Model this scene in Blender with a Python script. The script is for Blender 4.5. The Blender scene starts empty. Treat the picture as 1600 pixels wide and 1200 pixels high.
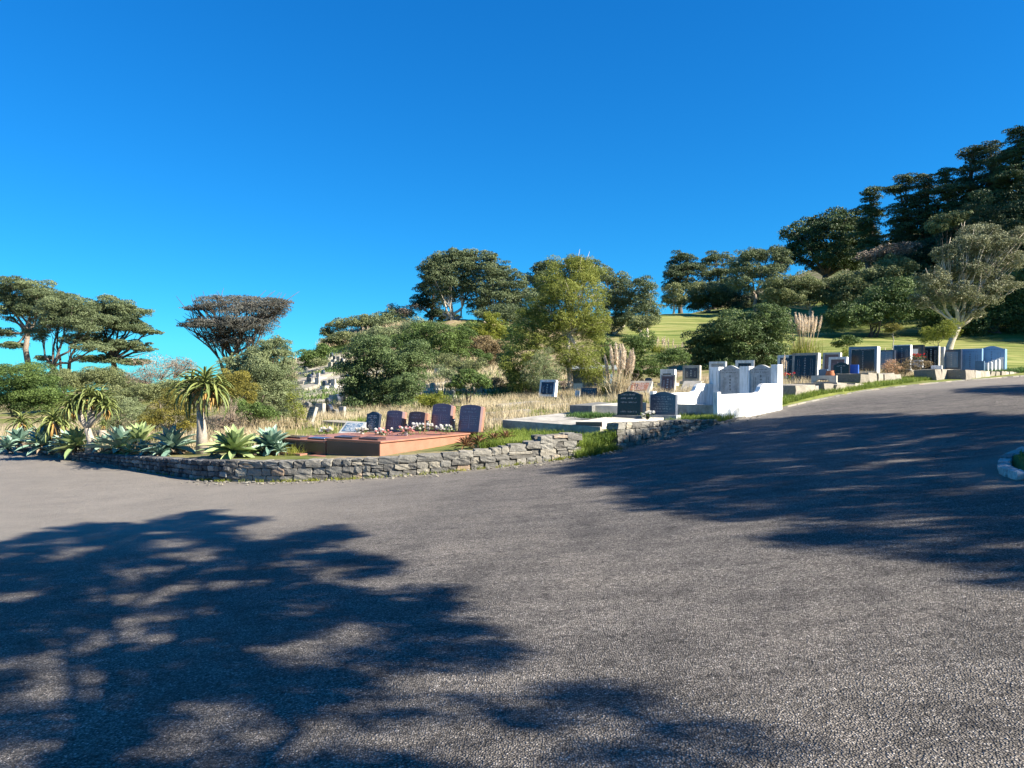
import bpy, math, random
import numpy as np
from mathutils import Vector
C = bpy.context.scene.collection
sc = bpy.context.scene
# ------------------------------------------------------------ camera, world, sun
F = 1150.0                       # focal length in pixels of the 1600 px wide photograph
cam = bpy.data.cameras.new('camera'); co = bpy.data.objects.new('camera', cam); C.objects.link(co)
co.location = (0, 0, 1.6); co.rotation_euler = (math.radians(90), 0, 0)
cam.sensor_width = 36; cam.lens = F/1600*36; cam.clip_start = .05; cam.clip_end = 3000
sc.camera = co
SUN_AZ = math.radians(112); SUN_EL = math.radians(33)      # azimuth clockwise from +Y
S = np.array([math.sin(SUN_AZ)*math.cos(SUN_EL), math.cos(SUN_AZ)*math.cos(SUN_EL), math.sin(SUN_EL)])
w = bpy.data.worlds.new('World'); sc.world = w; w.use_nodes = True
nt = w.node_tree; nt.nodes.clear()
sky = nt.nodes.new('ShaderNodeTexSky'); sky.sky_type = 'NISHITA'; sky.sun_disc = False
sky.sun_elevation = SUN_EL; sky.sun_rotation = SUN_AZ
sky.air_density = 1.0; sky.dust_density = 0.15; sky.ozone_density = 4.0; sky.altitude = 300
hs = nt.nodes.new('ShaderNodeHueSaturation'); hs.inputs['Saturation'].default_value = 1.46
gm = nt.nodes.new('ShaderNodeGamma'); gm.inputs[1].default_value = .75
tn = nt.nodes.new('ShaderNodeMix'); tn.data_type = 'RGBA'; tn.blend_type = 'MULTIPLY'; tn.inputs[0].default_value = 1; tn.inputs[7].default_value = (.20, .95, 1.36, 1)
bg = nt.nodes.new('ShaderNodeBackground'); bg.inputs[1].default_value = 0.068
ow = nt.nodes.new('ShaderNodeOutputWorld')
nt.links.new(sky.outputs[0], gm.inputs[0]); nt.links.new(gm.outputs[0], hs.inputs['Color']); nt.links.new(hs.outputs[0], tn.inputs[6]); nt.links.new(tn.outputs[2], bg.inputs[0]); nt.links.new(bg.outputs[0], ow.inputs[0])
sl = bpy.data.lights.new('sun', 'SUN'); sl.energy = 5.0; sl.angle = math.radians(.53); sl.color = (1, .92, .78)
so = bpy.data.objects.new('sun', sl); C.objects.link(so); so.location = (30, -15, 40)
so.rotation_euler = Vector(-S).to_track_quat('-Z', 'Y').to_euler()
sc.view_settings.view_transform = 'Standard'; sc.view_settings.look = 'None'
sc.view_settings.exposure = 1.6; sc.view_settings.gamma = 1
sc.cycles.max_bounces = 6; sc.cycles.diffuse_bounces = 3; sc.cycles.transparent_max_bounces = 4
R = math.radians
rng = np.random.default_rng(7)

# ------------------------------------------------------------ ground shape
GX = np.array([-80, -45, -21, -12, -7.4, -3.2, 1.65, 7.2, 11, 15.5, 21, 30, 45, 80.])
GZ = np.array([-1.9, -1.5, -1.14, -1.02, -.91, -.685, -.30, .30, .79, 1.26, 1.62, 2.08, 2.6, 3.6])
_fx = np.linspace(-80, 80, 1601); _fz = np.interp(_fx, GX, GZ)
_k = np.exp(-.5*(np.linspace(-3, 3, 41))**2); _k /= _k.sum(); _fz2 = np.convolve(np.pad(_fz, 20, 'edge'), _k, 'valid')
def road_z(x, y):
    x = np.asarray(x, float); y = np.asarray(y, float)
    g = np.interp(x, _fx, _fz2); t = np.clip((18-y), 0, 60)
    return g + .0245*t - .0003*np.clip(-y, 0, 100)**1.5
Z0 = float(road_z(0, 0))
def P(px, py):                    # where the ray through a photo pixel meets the road
    a, b = (px-800)/F, (py-600)/F
    lo, hi = 1.0, 400.0
    ys = np.geomspace(1.2, 120, 3000)
    d = 1.6 + Z0*0 - b*ys - (road_z(a*ys, ys)-Z0)
    i = np.argmax(d < 0); y = ys[i] if d[i] < 0 else 60
    return np.array([a*y, y, float(road_z(a*y, y))-Z0])
def W(px, py, Y): return np.array([(px-800)/F*Y, Y, 1.6-(py-600)/F*Y])
def rz(x, y): return road_z(x, y)-Z0

# the planted side of the road: (px, py of road edge, px height of the wall)
EDGE_PX = [(16,702,7),(71,712,6),(84,714,6),(155,726,14),(220,736,21),(312,750,29),(353,753,31),(440,753,30),(520,750,30),(620,745,29),
           (700,738,28),(780,730,28),(870,719,34),(907,714,13),(940,708,5),(965,703,30),(1013,692,24),(1060,680,18),(1120,664,6),(1180,648,2),(1240,634,2),
           (1340,613,2),(1440,601,1),(1520,594,1),(1600,588,1)]
EDGE = [P(a, b) for a, b, c in EDGE_PX]; WH = [c/F*e[1] for (a, b, c), e in zip(EDGE_PX, EDGE)]
EL = [(-75, 75), (-45, 50), (-28, 35)]
ER = [(42, 50), (60, 58), (90, 70)]
ERight = [(95, 58), (60, 42), (30, 24), (13, 13.6), (8.42, 11.65), (7.22, 10.65), (6.62, 9.8), (6.36, 9.13), (6.82, 8.15), (8.25, 6.6), (12, 0), (15, -12), (18, -60)]
POLY = np.array(EL + [(e[0], e[1]) for e in EDGE] + ER + ERight + [(-90, -60), (-90, 60)])
def inside(x, y, poly=POLY):
    x = np.asarray(x, float); y = np.asarray(y, float); c = np.zeros(x.shape, bool); n = len(poly)
    for i in range(n):
        x1, y1 = poly[i]; x2, y2 = poly[(i+1) % n]
        if y1 == y2: continue
        m = ((y1 > y) != (y2 > y)) & (x < (x2-x1)*(y-y1)/(y2-y1)+x1); c ^= m
    return c
def edist(x, y, poly=POLY):
    x = np.asarray(x, float); y = np.asarray(y, float); d = np.full(x.shape, 1e9)
    for i in range(len(poly)-3):
        a = poly[i]; b = poly[i+1]; ab = b-a; t = np.clip(((x-a[0])*ab[0]+(y-a[1])*ab[1])/(ab@ab), 0, 1)
        d = np.minimum(d, np.hypot(x-a[0]-t*ab[0], y-a[1]-t*ab[1]))
    return d
ctrl = []
for e, h in zip(EDGE, WH):
    ctrl.append((e[0], e[1], e[2]+max(h-.05, .06)))
for x, y in EL + ER: ctrl.append((x, y, float(rz(x, y))+.15))
for x, y in ERight: ctrl.append((x, y, float(rz(x, y))+.10))
for px, py, Y in [(430,702,22.3),(560,697,23),(700,688,24),(790,672,24.5),(850,676,22.5),(930,690,21),(1060,662,25),
    (480,662,32),(560,660,29),(700,667,28),(830,652,30),(900,645,30),(380,665,28),(250,672,28),(120,672,32),(1000,640,30),(1100,628,32),(1200,608,33),(1290,604,36),
    (1380,586,43),(1500,583,46),(1250,596,40),
    (500,628,42),(600,628,42),(700,630,38),(800,630,38),(880,628,36),(480,604,55),(560,602,52),(640,600,50),(700,610,46),(900,612,42),(980,600,44),(1060,598,44),
    (470,572,72),(520,566,72),(560,545,80),(640,580,62),(760,585,56),(760,568,62),(820,580,60),(880,585,60),
    (470,562,95),(505,548,98),(530,528,100),(600,512,104),(660,506,98),(710,499,94),(745,500,95),(800,505,98),
    (900,545,85),(1000,560,66),(980,492,124),(1040,490,130),(1110,490,130),(1160,492,130),(1040,530,90),(1100,545,70),(1130,560,54),
    (1280,510,104),(1220,500,115),(1300,540,62),(1340,562,50),(1450,522,94),(1450,552,54),(1600,529,88),(1600,562,54),(1720,530,84),(1540,573,50),
    (0,652,55),(-150,650,50),(-300,655,45),(100,645,58),(200,640,60),(300,632,58),(380,636,45),(50,615,100),(150,612,100),(250,605,100),(400,585,100)]:
    ctrl.append(tuple(W(px, py, Y)))
ctrl += [(-160,200,-8),(-70,200,-8),(-30,180,2),(0,200,2),(60,210,25),(70,170,26),(110,190,44),(110,140,36),(85,135,27),(150,110,38),(200,80,40),(110,80,18),(75,78,9),
         (90,45,6),(120,20,8),(40,15,2.8),(40,-30,5),(-10,280,-20),(150,280,40),(-250,150,-10),(-250,0,-6),(-250,280,-15),(250,280,60),(250,0,20),(250,-60,20),(60,-60,4)]
ctrl = np.array(ctrl)
def _rbf_fit(c):
    d = np.hypot(c[:,None,0]-c[None,:,0], c[:,None,1]-c[None,:,1]); n = len(c)
    A = np.zeros((n+3, n+3)); A[:n,:n] = d; np.fill_diagonal(A[:n,:n], -.35)
    A[:n,n] = 1; A[:n,n+1:n+3] = c[:,:2]; A[n:,:n] = A[:n,n:].T
    b = np.zeros(n+3); b[:n] = c[:,2]; return np.linalg.solve(A, b)
_w = _rbf_fit(ctrl)
def land(x, y):
    x = np.asarray(x, float); y = np.asarray(y, float); sh = x.shape; x = x.ravel(); y = y.ravel(); o = np.empty(x.shape)
    for i in range(0, len(x), 20000):
        xx = x[i:i+20000]; yy = y[i:i+20000]
        d = np.hypot(xx[:,None]-ctrl[None,:,0], yy[:,None]-ctrl[None,:,1]); o[i:i+20000] = d@_w[:-3]+_w[-3]+_w[-2]*xx+_w[-1]*yy
    return o.reshape(sh)
def vn(x, y, s, seed=0):          # cheap value noise
    r = np.random.default_rng(seed).random((128, 128)); x = np.asarray(x)/s; y = np.asarray(y)/s
    xi = np.floor(x).astype(int); yi = np.floor(y).astype(int); fx = x-xi; fy = y-yi; fx = fx*fx*(3-2*fx); fy = fy*fy*(3-2*fy)
    g = lambda a, b: r[a % 128, b % 128]
    return (g(xi,yi)*(1-fx)+g(xi+1,yi)*fx)*(1-fy)+(g(xi,yi+1)*(1-fx)+g(xi+1,yi+1)*fx)*fy
def gz(x, y):                     # finished ground height
    h = land(x, y); d = edist(x, y); k = np.clip((d-1)/6, 0, 1)
    h = h + k*((vn(x, y, 4, 3)-.5)*.3*np.clip(np.asarray(y)/60, .4, 1.2)+(vn(x, y, 1.1, 4)-.5)*.08)
    return h
def gz1(x, y): return float(gz(np.array([x]), np.array([y]))[0])
def G(px, Y, dz=0): x = (px-800)/F*Y; return np.array([x, Y, gz1(x, Y)+dz])

# ------------------------------------------------------------ materials
def mat(name, color, rough=.8, spec=.3, **k):
    m = bpy.data.materials.new(name); m.use_nodes = True; n = m.node_tree; b = n.nodes['Principled BSDF']
    b.inputs['Base Color'].default_value = (*color, 1); b.inputs['Roughness'].default_value = rough
    b.inputs['Specular IOR Level'].default_value = spec
    return m, n, b
def N(n, t, **k):
    o = n.nodes.new(t)
    for a, v in k.items():
        if a in o.inputs.keys(): o.inputs[a].default_value = v
        else: setattr(o, a, v)
    return o
def ramp(n, fac, stops):
    r = n.nodes.new('ShaderNodeValToRGB'); e = r.color_ramp.elements
    while len(e) < len(stops): e.new(.5)
    for q, (p, c) in zip(e, stops): q.position = p; q.color = (*c, 1)
    n.links.new(fac, r.inputs[0]); return r.outputs[0]
def mix(n, f, a, b, mode='MIX'):
    m = n.nodes.new('ShaderNodeMix'); m.data_type = 'RGBA'; m.blend_type = mode
    for s, v in ((m.inputs[0], f), (m.inputs[6], a), (m.inputs[7], b)):
        if hasattr(v, 'links') or hasattr(v, 'is_linked'): n.links.new(v, s)
        elif isinstance(v, tuple): s.default_value = (*v, 1)
        else: s.default_value = v
    return m.outputs[2]
def coords(n, kind='Object', scale=None):
    t = n.nodes.new('ShaderNodeTexCoord'); o = t.outputs[kind]
    if scale:
        m = n.nodes.new('ShaderNodeMapping'); m.inputs['Scale'].default_value = scale; n.links.new(o, m.inputs[0]); o = m.outputs[0]
    return o
def noise(n, v, s, d=4, r=.55):
    t = N(n, 'ShaderNodeTexNoise', Scale=s, Detail=d, Roughness=r)
    if v is not None: n.links.new(v, t.inputs['Vector'])
    return t.outputs['Fac']
def bump(n, b, h, st, dist=.02):
    u = N(n, 'ShaderNodeBump', Strength=st, Distance=dist); n.links.new(h, u.inputs['Height']); n.links.new(u.outputs[0], b.inputs['Normal'])
def leafmat(name, c1, c2, trans=.25, rough=.55, spec=.25):
    m, n, b = mat(name, c1, rough, spec)
    at = n.nodes.new('ShaderNodeAttribute'); at.attribute_name = 'tint'
    col = ramp(n, at.outputs['Fac'], [(0, c1), (1, c2)])
    n.links.new(col, b.inputs['Base Color'])
    if trans:
        tr = n.nodes.new('ShaderNodeBsdfTranslucent'); n.links.new(col, tr.inputs[0])
        ms = n.nodes.new('ShaderNodeMixShader'); ms.inputs[0].default_value = trans
        out = n.nodes['Material Output']; n.links.new(b.outputs[0], ms.inputs[1]); n.links.new(tr.outputs[0], ms.inputs[2]); n.links.new(ms.outputs[0], out.inputs[0])
    return m
def stonemat(name, c1, c2, scale=6, rough=.8, bs=.3, spec=.3, dirt=None):
    m, n, b = mat(name, c1, rough, spec); v = coords(n)
    f = noise(n, v, scale, 6, .65); col = ramp(n, f, [(.3, c1), (.7, c2)])
    if dirt:
        col = mix(n, ramp(n, noise(n, v, scale*.35, 5, .7), [(.45, (0,0,0)), (.7, (.8,.8,.8))]), col, dirt)
    n.links.new(col, b.inputs['Base Color'])
    if bs: bump(n, b, noise(n, v, scale*5, 4), bs, .01)
    return m
M = {}
M['pine'] = leafmat('pine_needles', (.055,.080,.036), (.21,.25,.12), .2)
M['pined'] = leafmat('dark_pine_needles', (.027,.046,.021), (.12,.16,.07), .15)
M['grn'] = leafmat('shrub_leaves', (.045,.085,.022), (.17,.24,.065), .25)
M['dgrn'] = leafmat('dark_shrub_leaves', (.036,.066,.022), (.155,.215,.07), .2)
M['gry'] = leafmat('grey_green_leaves', (.10,.135,.06), (.30,.34,.17), .25)
M['yel'] = leafmat('yellow_green_leaves', (.10,.135,.02), (.33,.34,.055), .35)
M['gold'] = leafmat('golden_leaves', (.10,.10,.025), (.36,.31,.06), .3)
M['olive'] = leafmat('olive_leaves', (.075,.10,.04), (.28,.30,.13), .24)
M['twig'] = leafmat('dry_twigs', (.13,.095,.07), (.34,.27,.2), .05)
M['gtwig'] = leafmat('grey_twigs', (.045,.05,.042), (.18,.175,.15), .05)
M['dry'] = leafmat('dry_grass', (.34,.27,.155), (.66,.57,.39), .3, .6)
M['grass'] = leafmat('green_grass', (.07,.13,.02), (.26,.32,.06), .35)
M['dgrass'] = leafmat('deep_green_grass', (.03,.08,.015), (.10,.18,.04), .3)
M['agave'] = leafmat('agave_leaf', (.10,.19,.15), (.31,.42,.31), .08, .5, .35)
M['agavey'] = leafmat('yellowing_agave_leaf', (.16,.24,.10), (.36,.41,.18), .08, .5, .3)
M['aloe'] = leafmat('aloe_leaf', (.075,.115,.035), (.27,.30,.095), .12, .5)
M['aloeo'] = leafmat('dry_aloe_leaf', (.30,.16,.04), (.50,.34,.12), .15, .6)
M['plume'] = leafmat('pampas_plume', (.56,.45,.33), (.88,.78,.64), .35, .8)
M['brom'] = leafmat('bronze_leaf', (.10,.045,.03), (.30,.17,.08), .15, .45)
M['bark'] = stonemat('bark', (.10,.075,.055), (.30,.25,.20), 9, .9, .6)
M['pbark'] = stonemat('pale_bark', (.30,.25,.19), (.62,.55,.45), 7, .85, .4)
M['dbark'] = stonemat('dark_bark', (.05,.04,.032), (.16,.13,.11), 9, .9, .5)
M['aloebark'] = stonemat('aloe_bark', (.24,.20,.155), (.42,.365,.30), 10, .85, .6)

# ------------------------------------------------------------ object helpers
def link(name, me, m=None, parent=None, smooth=False):
    o = bpy.data.objects.new(name, me); C.objects.link(o)
    if m is not None: me.materials.append(m)
    if parent is not None: o.parent = parent
    if smooth: me.polygons.foreach_set('use_smooth', [True]*len(me.polygons))
    return o
def tag(o, label=None, cat=None, group=None, kind=None):
    if label: o['label'] = label
    if cat: o['category'] = cat
    if group: o['group'] = group
    if kind: o['kind'] = kind
    return o
def empty(name, loc, label, cat, group=None, rzr=0):
    o = bpy.data.objects.new(name, None); C.objects.link(o); o.location = tuple(float(v) for v in loc); o.rotation_euler = (0, 0, rzr)
    o.empty_display_size = .2
    return tag(o, label, cat, group)
class MB:                          # mesh builder: collects pieces, links them as ONE object
    def __init__(s): s.v = []; s.f = []; s.n = 0; s.t = []
    def add(s, v, f, t=.5):
        v = np.asarray(v, float); s.v.append(v); s.f += [tuple(int(i)+s.n for i in q) for q in f]; s.n += len(v)
        s.t.append(np.full(len(v), t) if np.isscalar(t) else np.asarray(t)); return s
    def box(s, x0, x1, y0, y1, z0, z1, t=.5):
        v = [(x0,y0,z0),(x1,y0,z0),(x1,y1,z0),(x0,y1,z0),(x0,y0,z1),(x1,y0,z1),(x1,y1,z1),(x0,y1,z1)]
        return s.add(v, [(0,3,2,1),(4,5,6,7),(0,1,5,4),(1,2,6,5),(2,3,7,6),(3,0,4,7)], t)
    def hexa(s, b, tp, t=.5):      # 4 bottom + 4 top points
        return s.add(list(b)+list(tp), [(0,3,2,1),(4,5,6,7),(0,1,5,4),(1,2,6,5),(2,3,7,6),(3,0,4,7)], t)
    def prism(s, pts, y0, y1, t=.5):   # outline in xz (counter-clockwise seen from -y) extruded in y
        n = len(pts); v = [(x, y0, z) for x, z in pts]+[(x, y1, z) for x, z in pts]
        return s.add(v, [tuple(range(n)), tuple(range(2*n-1, n-1, -1))]+[(i, i+n, (i+1) % n+n, (i+1) % n) for i in range(n)], t)
    def tube(s, pts, rad, k=6, t=.5):
        pts = np.asarray(pts, float); n = len(pts); tan = np.gradient(pts, axis=0); tan /= np.linalg.norm(tan, axis=1)[:,None]+1e-9
        up = np.array([0, 0, 1.]) if abs(tan[0][2]) < .9 else np.array([1., 0, 0])
        V = []
        for i in range(n):
            a = np.cross(tan[i], up); a /= np.linalg.norm(a)+1e-9; b = np.cross(tan[i], a)
            for j in range(k):
                q = 2*math.pi*j/k; V.append(pts[i]+rad[i]*(math.cos(q)*a+math.sin(q)*b))
        f = [(i*k+j, i*k+(j+1) % k, (i+1)*k+(j+1) % k, (i+1)*k+j) for i in range(n-1) for j in range(k)]
        f += [tuple(range(k-1, -1, -1)), tuple((n-1)*k+j for j in range(k))]
        return s.add(V, f, t)
    def build(s, name, m, parent=None, smooth=False, bevel=0):
        me = bpy.data.meshes.new(name); v = np.concatenate(s.v); me.from_pydata(v.tolist(), [], s.f)
        a = me.attributes.new('tint', 'FLOAT', 'POINT'); a.data.foreach_set('value', np.concatenate(s.t).astype(np.float32))
        o = link(name, me, m, parent, smooth)
        if bevel:
            bm = o.modifiers.new('bevel', 'BEVEL'); bm.width = bevel; bm.segments = 2; bm.limit_method = 'ANGLE'
        return o
def quadmesh(name, V, tint, m, parent=None, nv=4):   # V (n,nv,3)
    n = len(V); me = bpy.data.meshes.new(name); me.vertices.add(n*nv); me.vertices.foreach_set('co', V.astype(np.float32).ravel())
    me.loops.add(n*nv); me.loops.foreach_set('vertex_index', np.arange(n*nv, dtype=np.int32))
    me.polygons.add(n); me.polygons.foreach_set('loop_start', np.arange(0, n*nv, nv, dtype=np.int32)); me.polygons.foreach_set('loop_total', np.full(n, nv, dtype=np.int32))
    a = me.attributes.new('tint', 'FLOAT', 'POINT'); a.data.foreach_set('value', np.repeat(tint, nv).astype(np.float32))
    me.update(calc_edges=True); return link(name, me, m, parent)
def unit(a): return a/(np.linalg.norm(a, axis=-1, keepdims=True)+1e-9)
def leafquads(pos, nrm, size, asp, rg, bias=.8, axis=None):
    n = len(pos); nn = unit(nrm*bias+rg.normal(size=(n, 3))*.6)
    r = rg.normal(size=(n, 3)) if axis is None else axis+rg.normal(size=(n, 3))*.35
    u = unit(np.cross(nn, np.cross(r, nn))); v = np.cross(nn, u)
    s = size*rg.uniform(.6, 1.35, n)[:,None]; L = u*s*.5; Wd = v*s*.5/asp
    return np.stack([pos-L, pos+Wd-L*.1, pos+L, pos-Wd-L*.1], 1)
# ------------------------------------------------------------ plants
def curve(a, b, rg, k=5, sag=0., wob=.06):
    a = np.asarray(a, float); b = np.asarray(b, float); t = np.linspace(0, 1, k)[:,None]; L = np.linalg.norm(b-a)
    p = a+(b-a)*t; p[:,2] += (sag*L*np.sin(np.pi*t))[:,0]
    p[1:-1] += rg.normal(size=(k-2, 3))*wob*L*.5
    return p
def crown_leaves(blobs, Y, rg, leafpx=2.3, asp=2.3, dens=1.25, puff=.27, flat=.75, bias=.6, shell=.75, depth=.85, under=.35, fill=1.0):
    out = []; tint = []; pufs = []
    lf = leafpx/F*Y
    for bl in blobs:
        cx, cy, rx, ry = bl[:4]; rx *= 1.16; ry *= 1.18; dY = bl[4] if len(bl) > 4 else rg.uniform(-.25, .25)*rx/F*Y
        c = W(cx, cy, Y+dY); A = rx/F*Y; B = ry/F*Y; D = A*depth
        pr0 = puff*min(A, B*1.7); n = max(5, int(fill*3.6*(A*B+A*D+B*D)/3/(pr0*pr0)))
        d = unit(rg.normal(size=(n, 3))); rad = rg.uniform(0, 1, n)**(1/2.6)
        q = c+d*rad[:,None]*np.array([max(A-pr0*.5, A*.5), D, max(B-pr0*.5, B*.5)])
        pr = pr0*np.clip(rg.lognormal(-.15, .35, n), .35, 1.6)
        for j in range(n):
            nl = int(dens*15*pr[j]**2/(lf*lf))+3; nl = min(nl, 3000)
            dd = unit(rg.normal(size=(nl, 3))); dd[:,2] = np.where((dd[:,2] < -.2) & (rg.random(nl) > under), -dd[:,2], dd[:,2])
            rr = 1-(1-shell)*rg.random(nl)**1.0*rg.uniform(0, 1.6, nl)
            rr = np.where(rg.random(nl) < .12, rr*1.22, rr)
            pos = q[j]+dd*rr[:,None]*pr[j]*np.array([1.12, 1.12, flat])
            out.append(leafquads(pos, dd+np.array([0, 0, .25]), lf, asp, rg, bias))
            tint.append(np.clip(rg.uniform(.1, .75)+rg.normal(0, .16, nl), 0, 1))
        pufs.append((c, q))
    return np.concatenate(out), np.concatenate(tint), pufs
def tree(name, label, cat, base, blobs, leaf='pine', bark='bark', fork=None, tr=.3, seed=1, stems=1, group=None, nb=5, twigs=0, sag=-.05, bz=None, **k):
    """base = (px, Y); blobs = crown masses measured in the photograph, placed at distance Y with their own depth"""
    rg = np.random.default_rng(seed); px, Y = base; b = G(px, Y, -.15)
    if bz is not None: b[2] = bz
    root = empty(name, b, label, cat, group)
    V, t, pf = crown_leaves(blobs, Y, rg, **k)
    quadmesh('crown', V-b, t, M[leaf], root)
    if tr:
        mb = MB(); cs = np.array([c for c, q in pf]); mid = cs.mean(0)
        f0 = W(fork[0], fork[1], Y) if fork else b+(mid-b)*.45
        for s in range(stems):
            bb = b+np.array([rg.normal()*tr*1.0, rg.normal()*tr*1.0, 0])*(stems > 1); ff = f0+rg.normal(size=3)*tr*2.2*(stems > 1)
            p = curve(bb, ff, rg, 5, 0, .05); r0 = tr if stems == 1 else tr*.6
            mb.tube(p-b, np.linspace(r0, r0*.55, 5), 7)
            for i, (c, q) in enumerate(pf):
                if i % stems != s: continue
                p = curve(ff, c, rg, 6, sag, .06); mb.tube(p-b, np.linspace(r0*.45, r0*.13, 6), 5)
                for j in rg.choice(len(q), min(nb, len(q)), False):
                    k0 = rg.integers(2, 6); p2 = curve(p[k0], q[j], rg, 4, sag*.6, .08); mb.tube(p2-b, np.linspace(r0*.15, r0*.04, 4), 4)
        if twigs:
            for i in range(twigs):
                c, q = pf[rg.integers(len(pf))]; j = rg.integers(len(q)); e = q[j]+unit(q[j]-f0)*rg.uniform(.2, 1)*tr*4
                mb.tube(curve(c*.6+f0*.4, e, rg, 4, .03, .08)-b, np.linspace(tr*.16, tr*.04, 4), 3)
        mb.build('trunk', M[bark], root, smooth=True)
    return root
def shrub(label, base, blobs, leaf='grn', seed=1, name='shrub', cat='shrub', **k):
    k.setdefault('tr', .06); k.setdefault('stems', 4); k.setdefault('nb', 6)
    return tree(name, label, cat, base, blobs, leaf, k.pop('bark', 'dbark'), seed=seed, **k)

def blade(L, w, droop, az, el, rg, k=6, fold=.25, thick=.15, wb=.55, tipc=None):
    """one thick leaf: 4-point rings from the base to a pointed tip"""
    d = np.array([math.cos(az), math.sin(az), 0]); s = np.array([-math.sin(az), math.cos(az), 0]); V = []
    p = np.zeros(3); a = el
    for i in range(k):
        t = i/(k-1); ww = w*(wb+(1-wb)*math.sin(min(t/.45, 1)*math.pi/2) if t < .45 else math.cos((t-.45)/.55*math.pi/2)**.8)
        dirv = d*math.cos(a)+np.array([0, 0, math.sin(a)]); up = np.cross(s, dirv); up = up if up[2] > 0 or abs(a) > 1.5 else -up
        up = -d*math.sin(a)+np.array([0, 0, math.cos(a)])
        ww = max(ww, .002)
        V += [p-s*ww/2+up*ww*fold, p+up*ww*.0, p+s*ww/2+up*ww*fold, p-up*ww*thick]
        p = p+dirv*L/(k-1); a -= droop/(k-1)
    f = []
    for i in range(k-1):
        for j in range(4): f.append((i*4+j, i*4+(j+1) % 4, (i+1)*4+(j+1) % 4, (i+1)*4+j))
    return np.array(V), f
def rosette(mb, c, n, L, w, rg, el0=-.1, el1=1.4, droop=.7, k=6, **kw):
    for i in range(n):
        t = i/(n-1); az = i*2.39996+rg.normal()*.12; el = el0+(el1-el0)*t**.8+rg.normal()*.07; LL = L*(1-.35*t)*rg.uniform(.85, 1.12)
        V, f = blade(LL, w*rg.uniform(.85, 1.1), droop*rg.uniform(.6, 1.3), az, el, rg, k, **kw)
        r0 = np.array([math.cos(az), math.sin(az), 0])*L*.05*(1-t)
        mb.add(V+np.asarray(c)+r0+np.array([0, 0, .02+.10*L*t]), f, np.clip(rg.normal(.5, .25), 0, 1))
def agave(label, px, Y, R0, m='agave', seed=0, dz=0, n=34, lift=.08, dead=True, group='agaves along the stone wall'):
    rg = np.random.default_rng(seed); b = G(px, Y, dz); root = empty('agave', b, label, 'agave', group)
    mb = MB(); rosette(mb, (0, 0, lift), n, R0, R0*.24, rg, -.25, 1.4, .45, 6, fold=.22, thick=.1); mb.build('leaves', M[m], root, smooth=False)
    if dead:
        mb = MB(); rosette(mb, (0, 0, .03), 12, R0*.55, R0*.13, rg, -.3, .1, .7, 4, fold=.3, thick=.04); mb.build('dead_leaves', M['twig'], root)
    return root
def aloe(label, px, Y, trunk, heads, m='aloe', seed=0, L=.75, w=.075, tr=.13, dry=True, nleaf=46):
    """trunk = [(px,py)...] polyline from the ground, heads = [(px,py,scale)]"""
    rg = np.random.default_rng(seed); b = G(px, Y, -.05); root = empty('tree_aloe', b, label, 'aloe', 'tree aloes behind the stone wall')
    mb = MB(); pts = [b]+[W(a, c, Y)+np.array([0, rg.normal()*.03, 0]) for a, c in trunk]; n = len(pts)
    mb.tube(curve(pts[0], pts[-1], rg, 7, 0, .02)-b if n == 2 else np.array(pts)-b, np.linspace(tr*1.35, tr*.8, 7 if n == 2 else n), 10)
    lv = MB(); dl = MB(); top = pts[-1]
    for i, (hx, hy, s) in enumerate(heads):
        h = W(hx, hy, Y+rg.normal()*.15*(len(heads) > 1))
        if len(heads) > 1: mb.tube(curve(top, h, rg, 5, .08, .04)-b, np.linspace(tr*.75, tr*.45, 5), 8)
        rosette(lv, h-b, nleaf, L*s, w*s, rg, -.5, 1.5, 1.9, 8, fold=.3, thick=.12, wb=.8)
        rosette(dl, h-b-np.array([0, 0, .10*s]), 18, L*s*.6, w*s*.8, rg, -1.2, -.3, .9, 5, fold=.3, thick=.05)
    mb.build('trunk', M['aloebark'], root, smooth=True); lv.build('leaves', M[m], root); 
    if dry: dl.build('dry_leaves', M['aloeo'], root)
    return root
def tuft_quads(pos, h, wd, rg, lean=.35, seg=2, curl=.5):
    """bent grass blades: two stacked quads each"""
    n = len(pos); az = rg.uniform(0, 2*np.pi, n); le = np.abs(rg.normal(0, lean, n)); hh = h*rg.uniform(.45, 1.25, n); face = rg.uniform(0, 2*np.pi, n)
    s = np.stack([np.cos(face), np.sin(face), 0*face], 1)*(wd*rg.uniform(.6, 1.3, n))[:,None]*.5
    d = np.stack([np.cos(az), np.sin(az), 0*az], 1)
    p1 = pos+np.stack([0*az, 0*az, hh*.55], 1)+d*(hh*le*.4)[:,None]
    p2 = pos+np.stack([0*az, 0*az, hh*(1-curl*le*.5)], 1)+d*(hh*le*1.2)[:,None]
    q1 = np.stack([pos-s, pos+s, p1+s*.8, p1-s*.8], 1); q2 = np.stack([p1-s*.8, p1+s*.8, p2+s*.12, p2-s*.12], 1)
    return np.concatenate([q1, q2])
def grass_field(name, label, cat, pts, h, wd, m, rg, parent=None, kind='stuff', **k):
    V = tuft_quads(pts, h, wd, rg, **k); t = np.clip(vn(pts[:,0], pts[:,1], .9, 9)*.7+rg.normal(.15, .18, len(pts)), 0, 1)
    o = quadmesh(name, V, np.concatenate([t, t]), M[m], parent)
    if parent is None: tag(o, label, cat, kind=kind)
    return o
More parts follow.
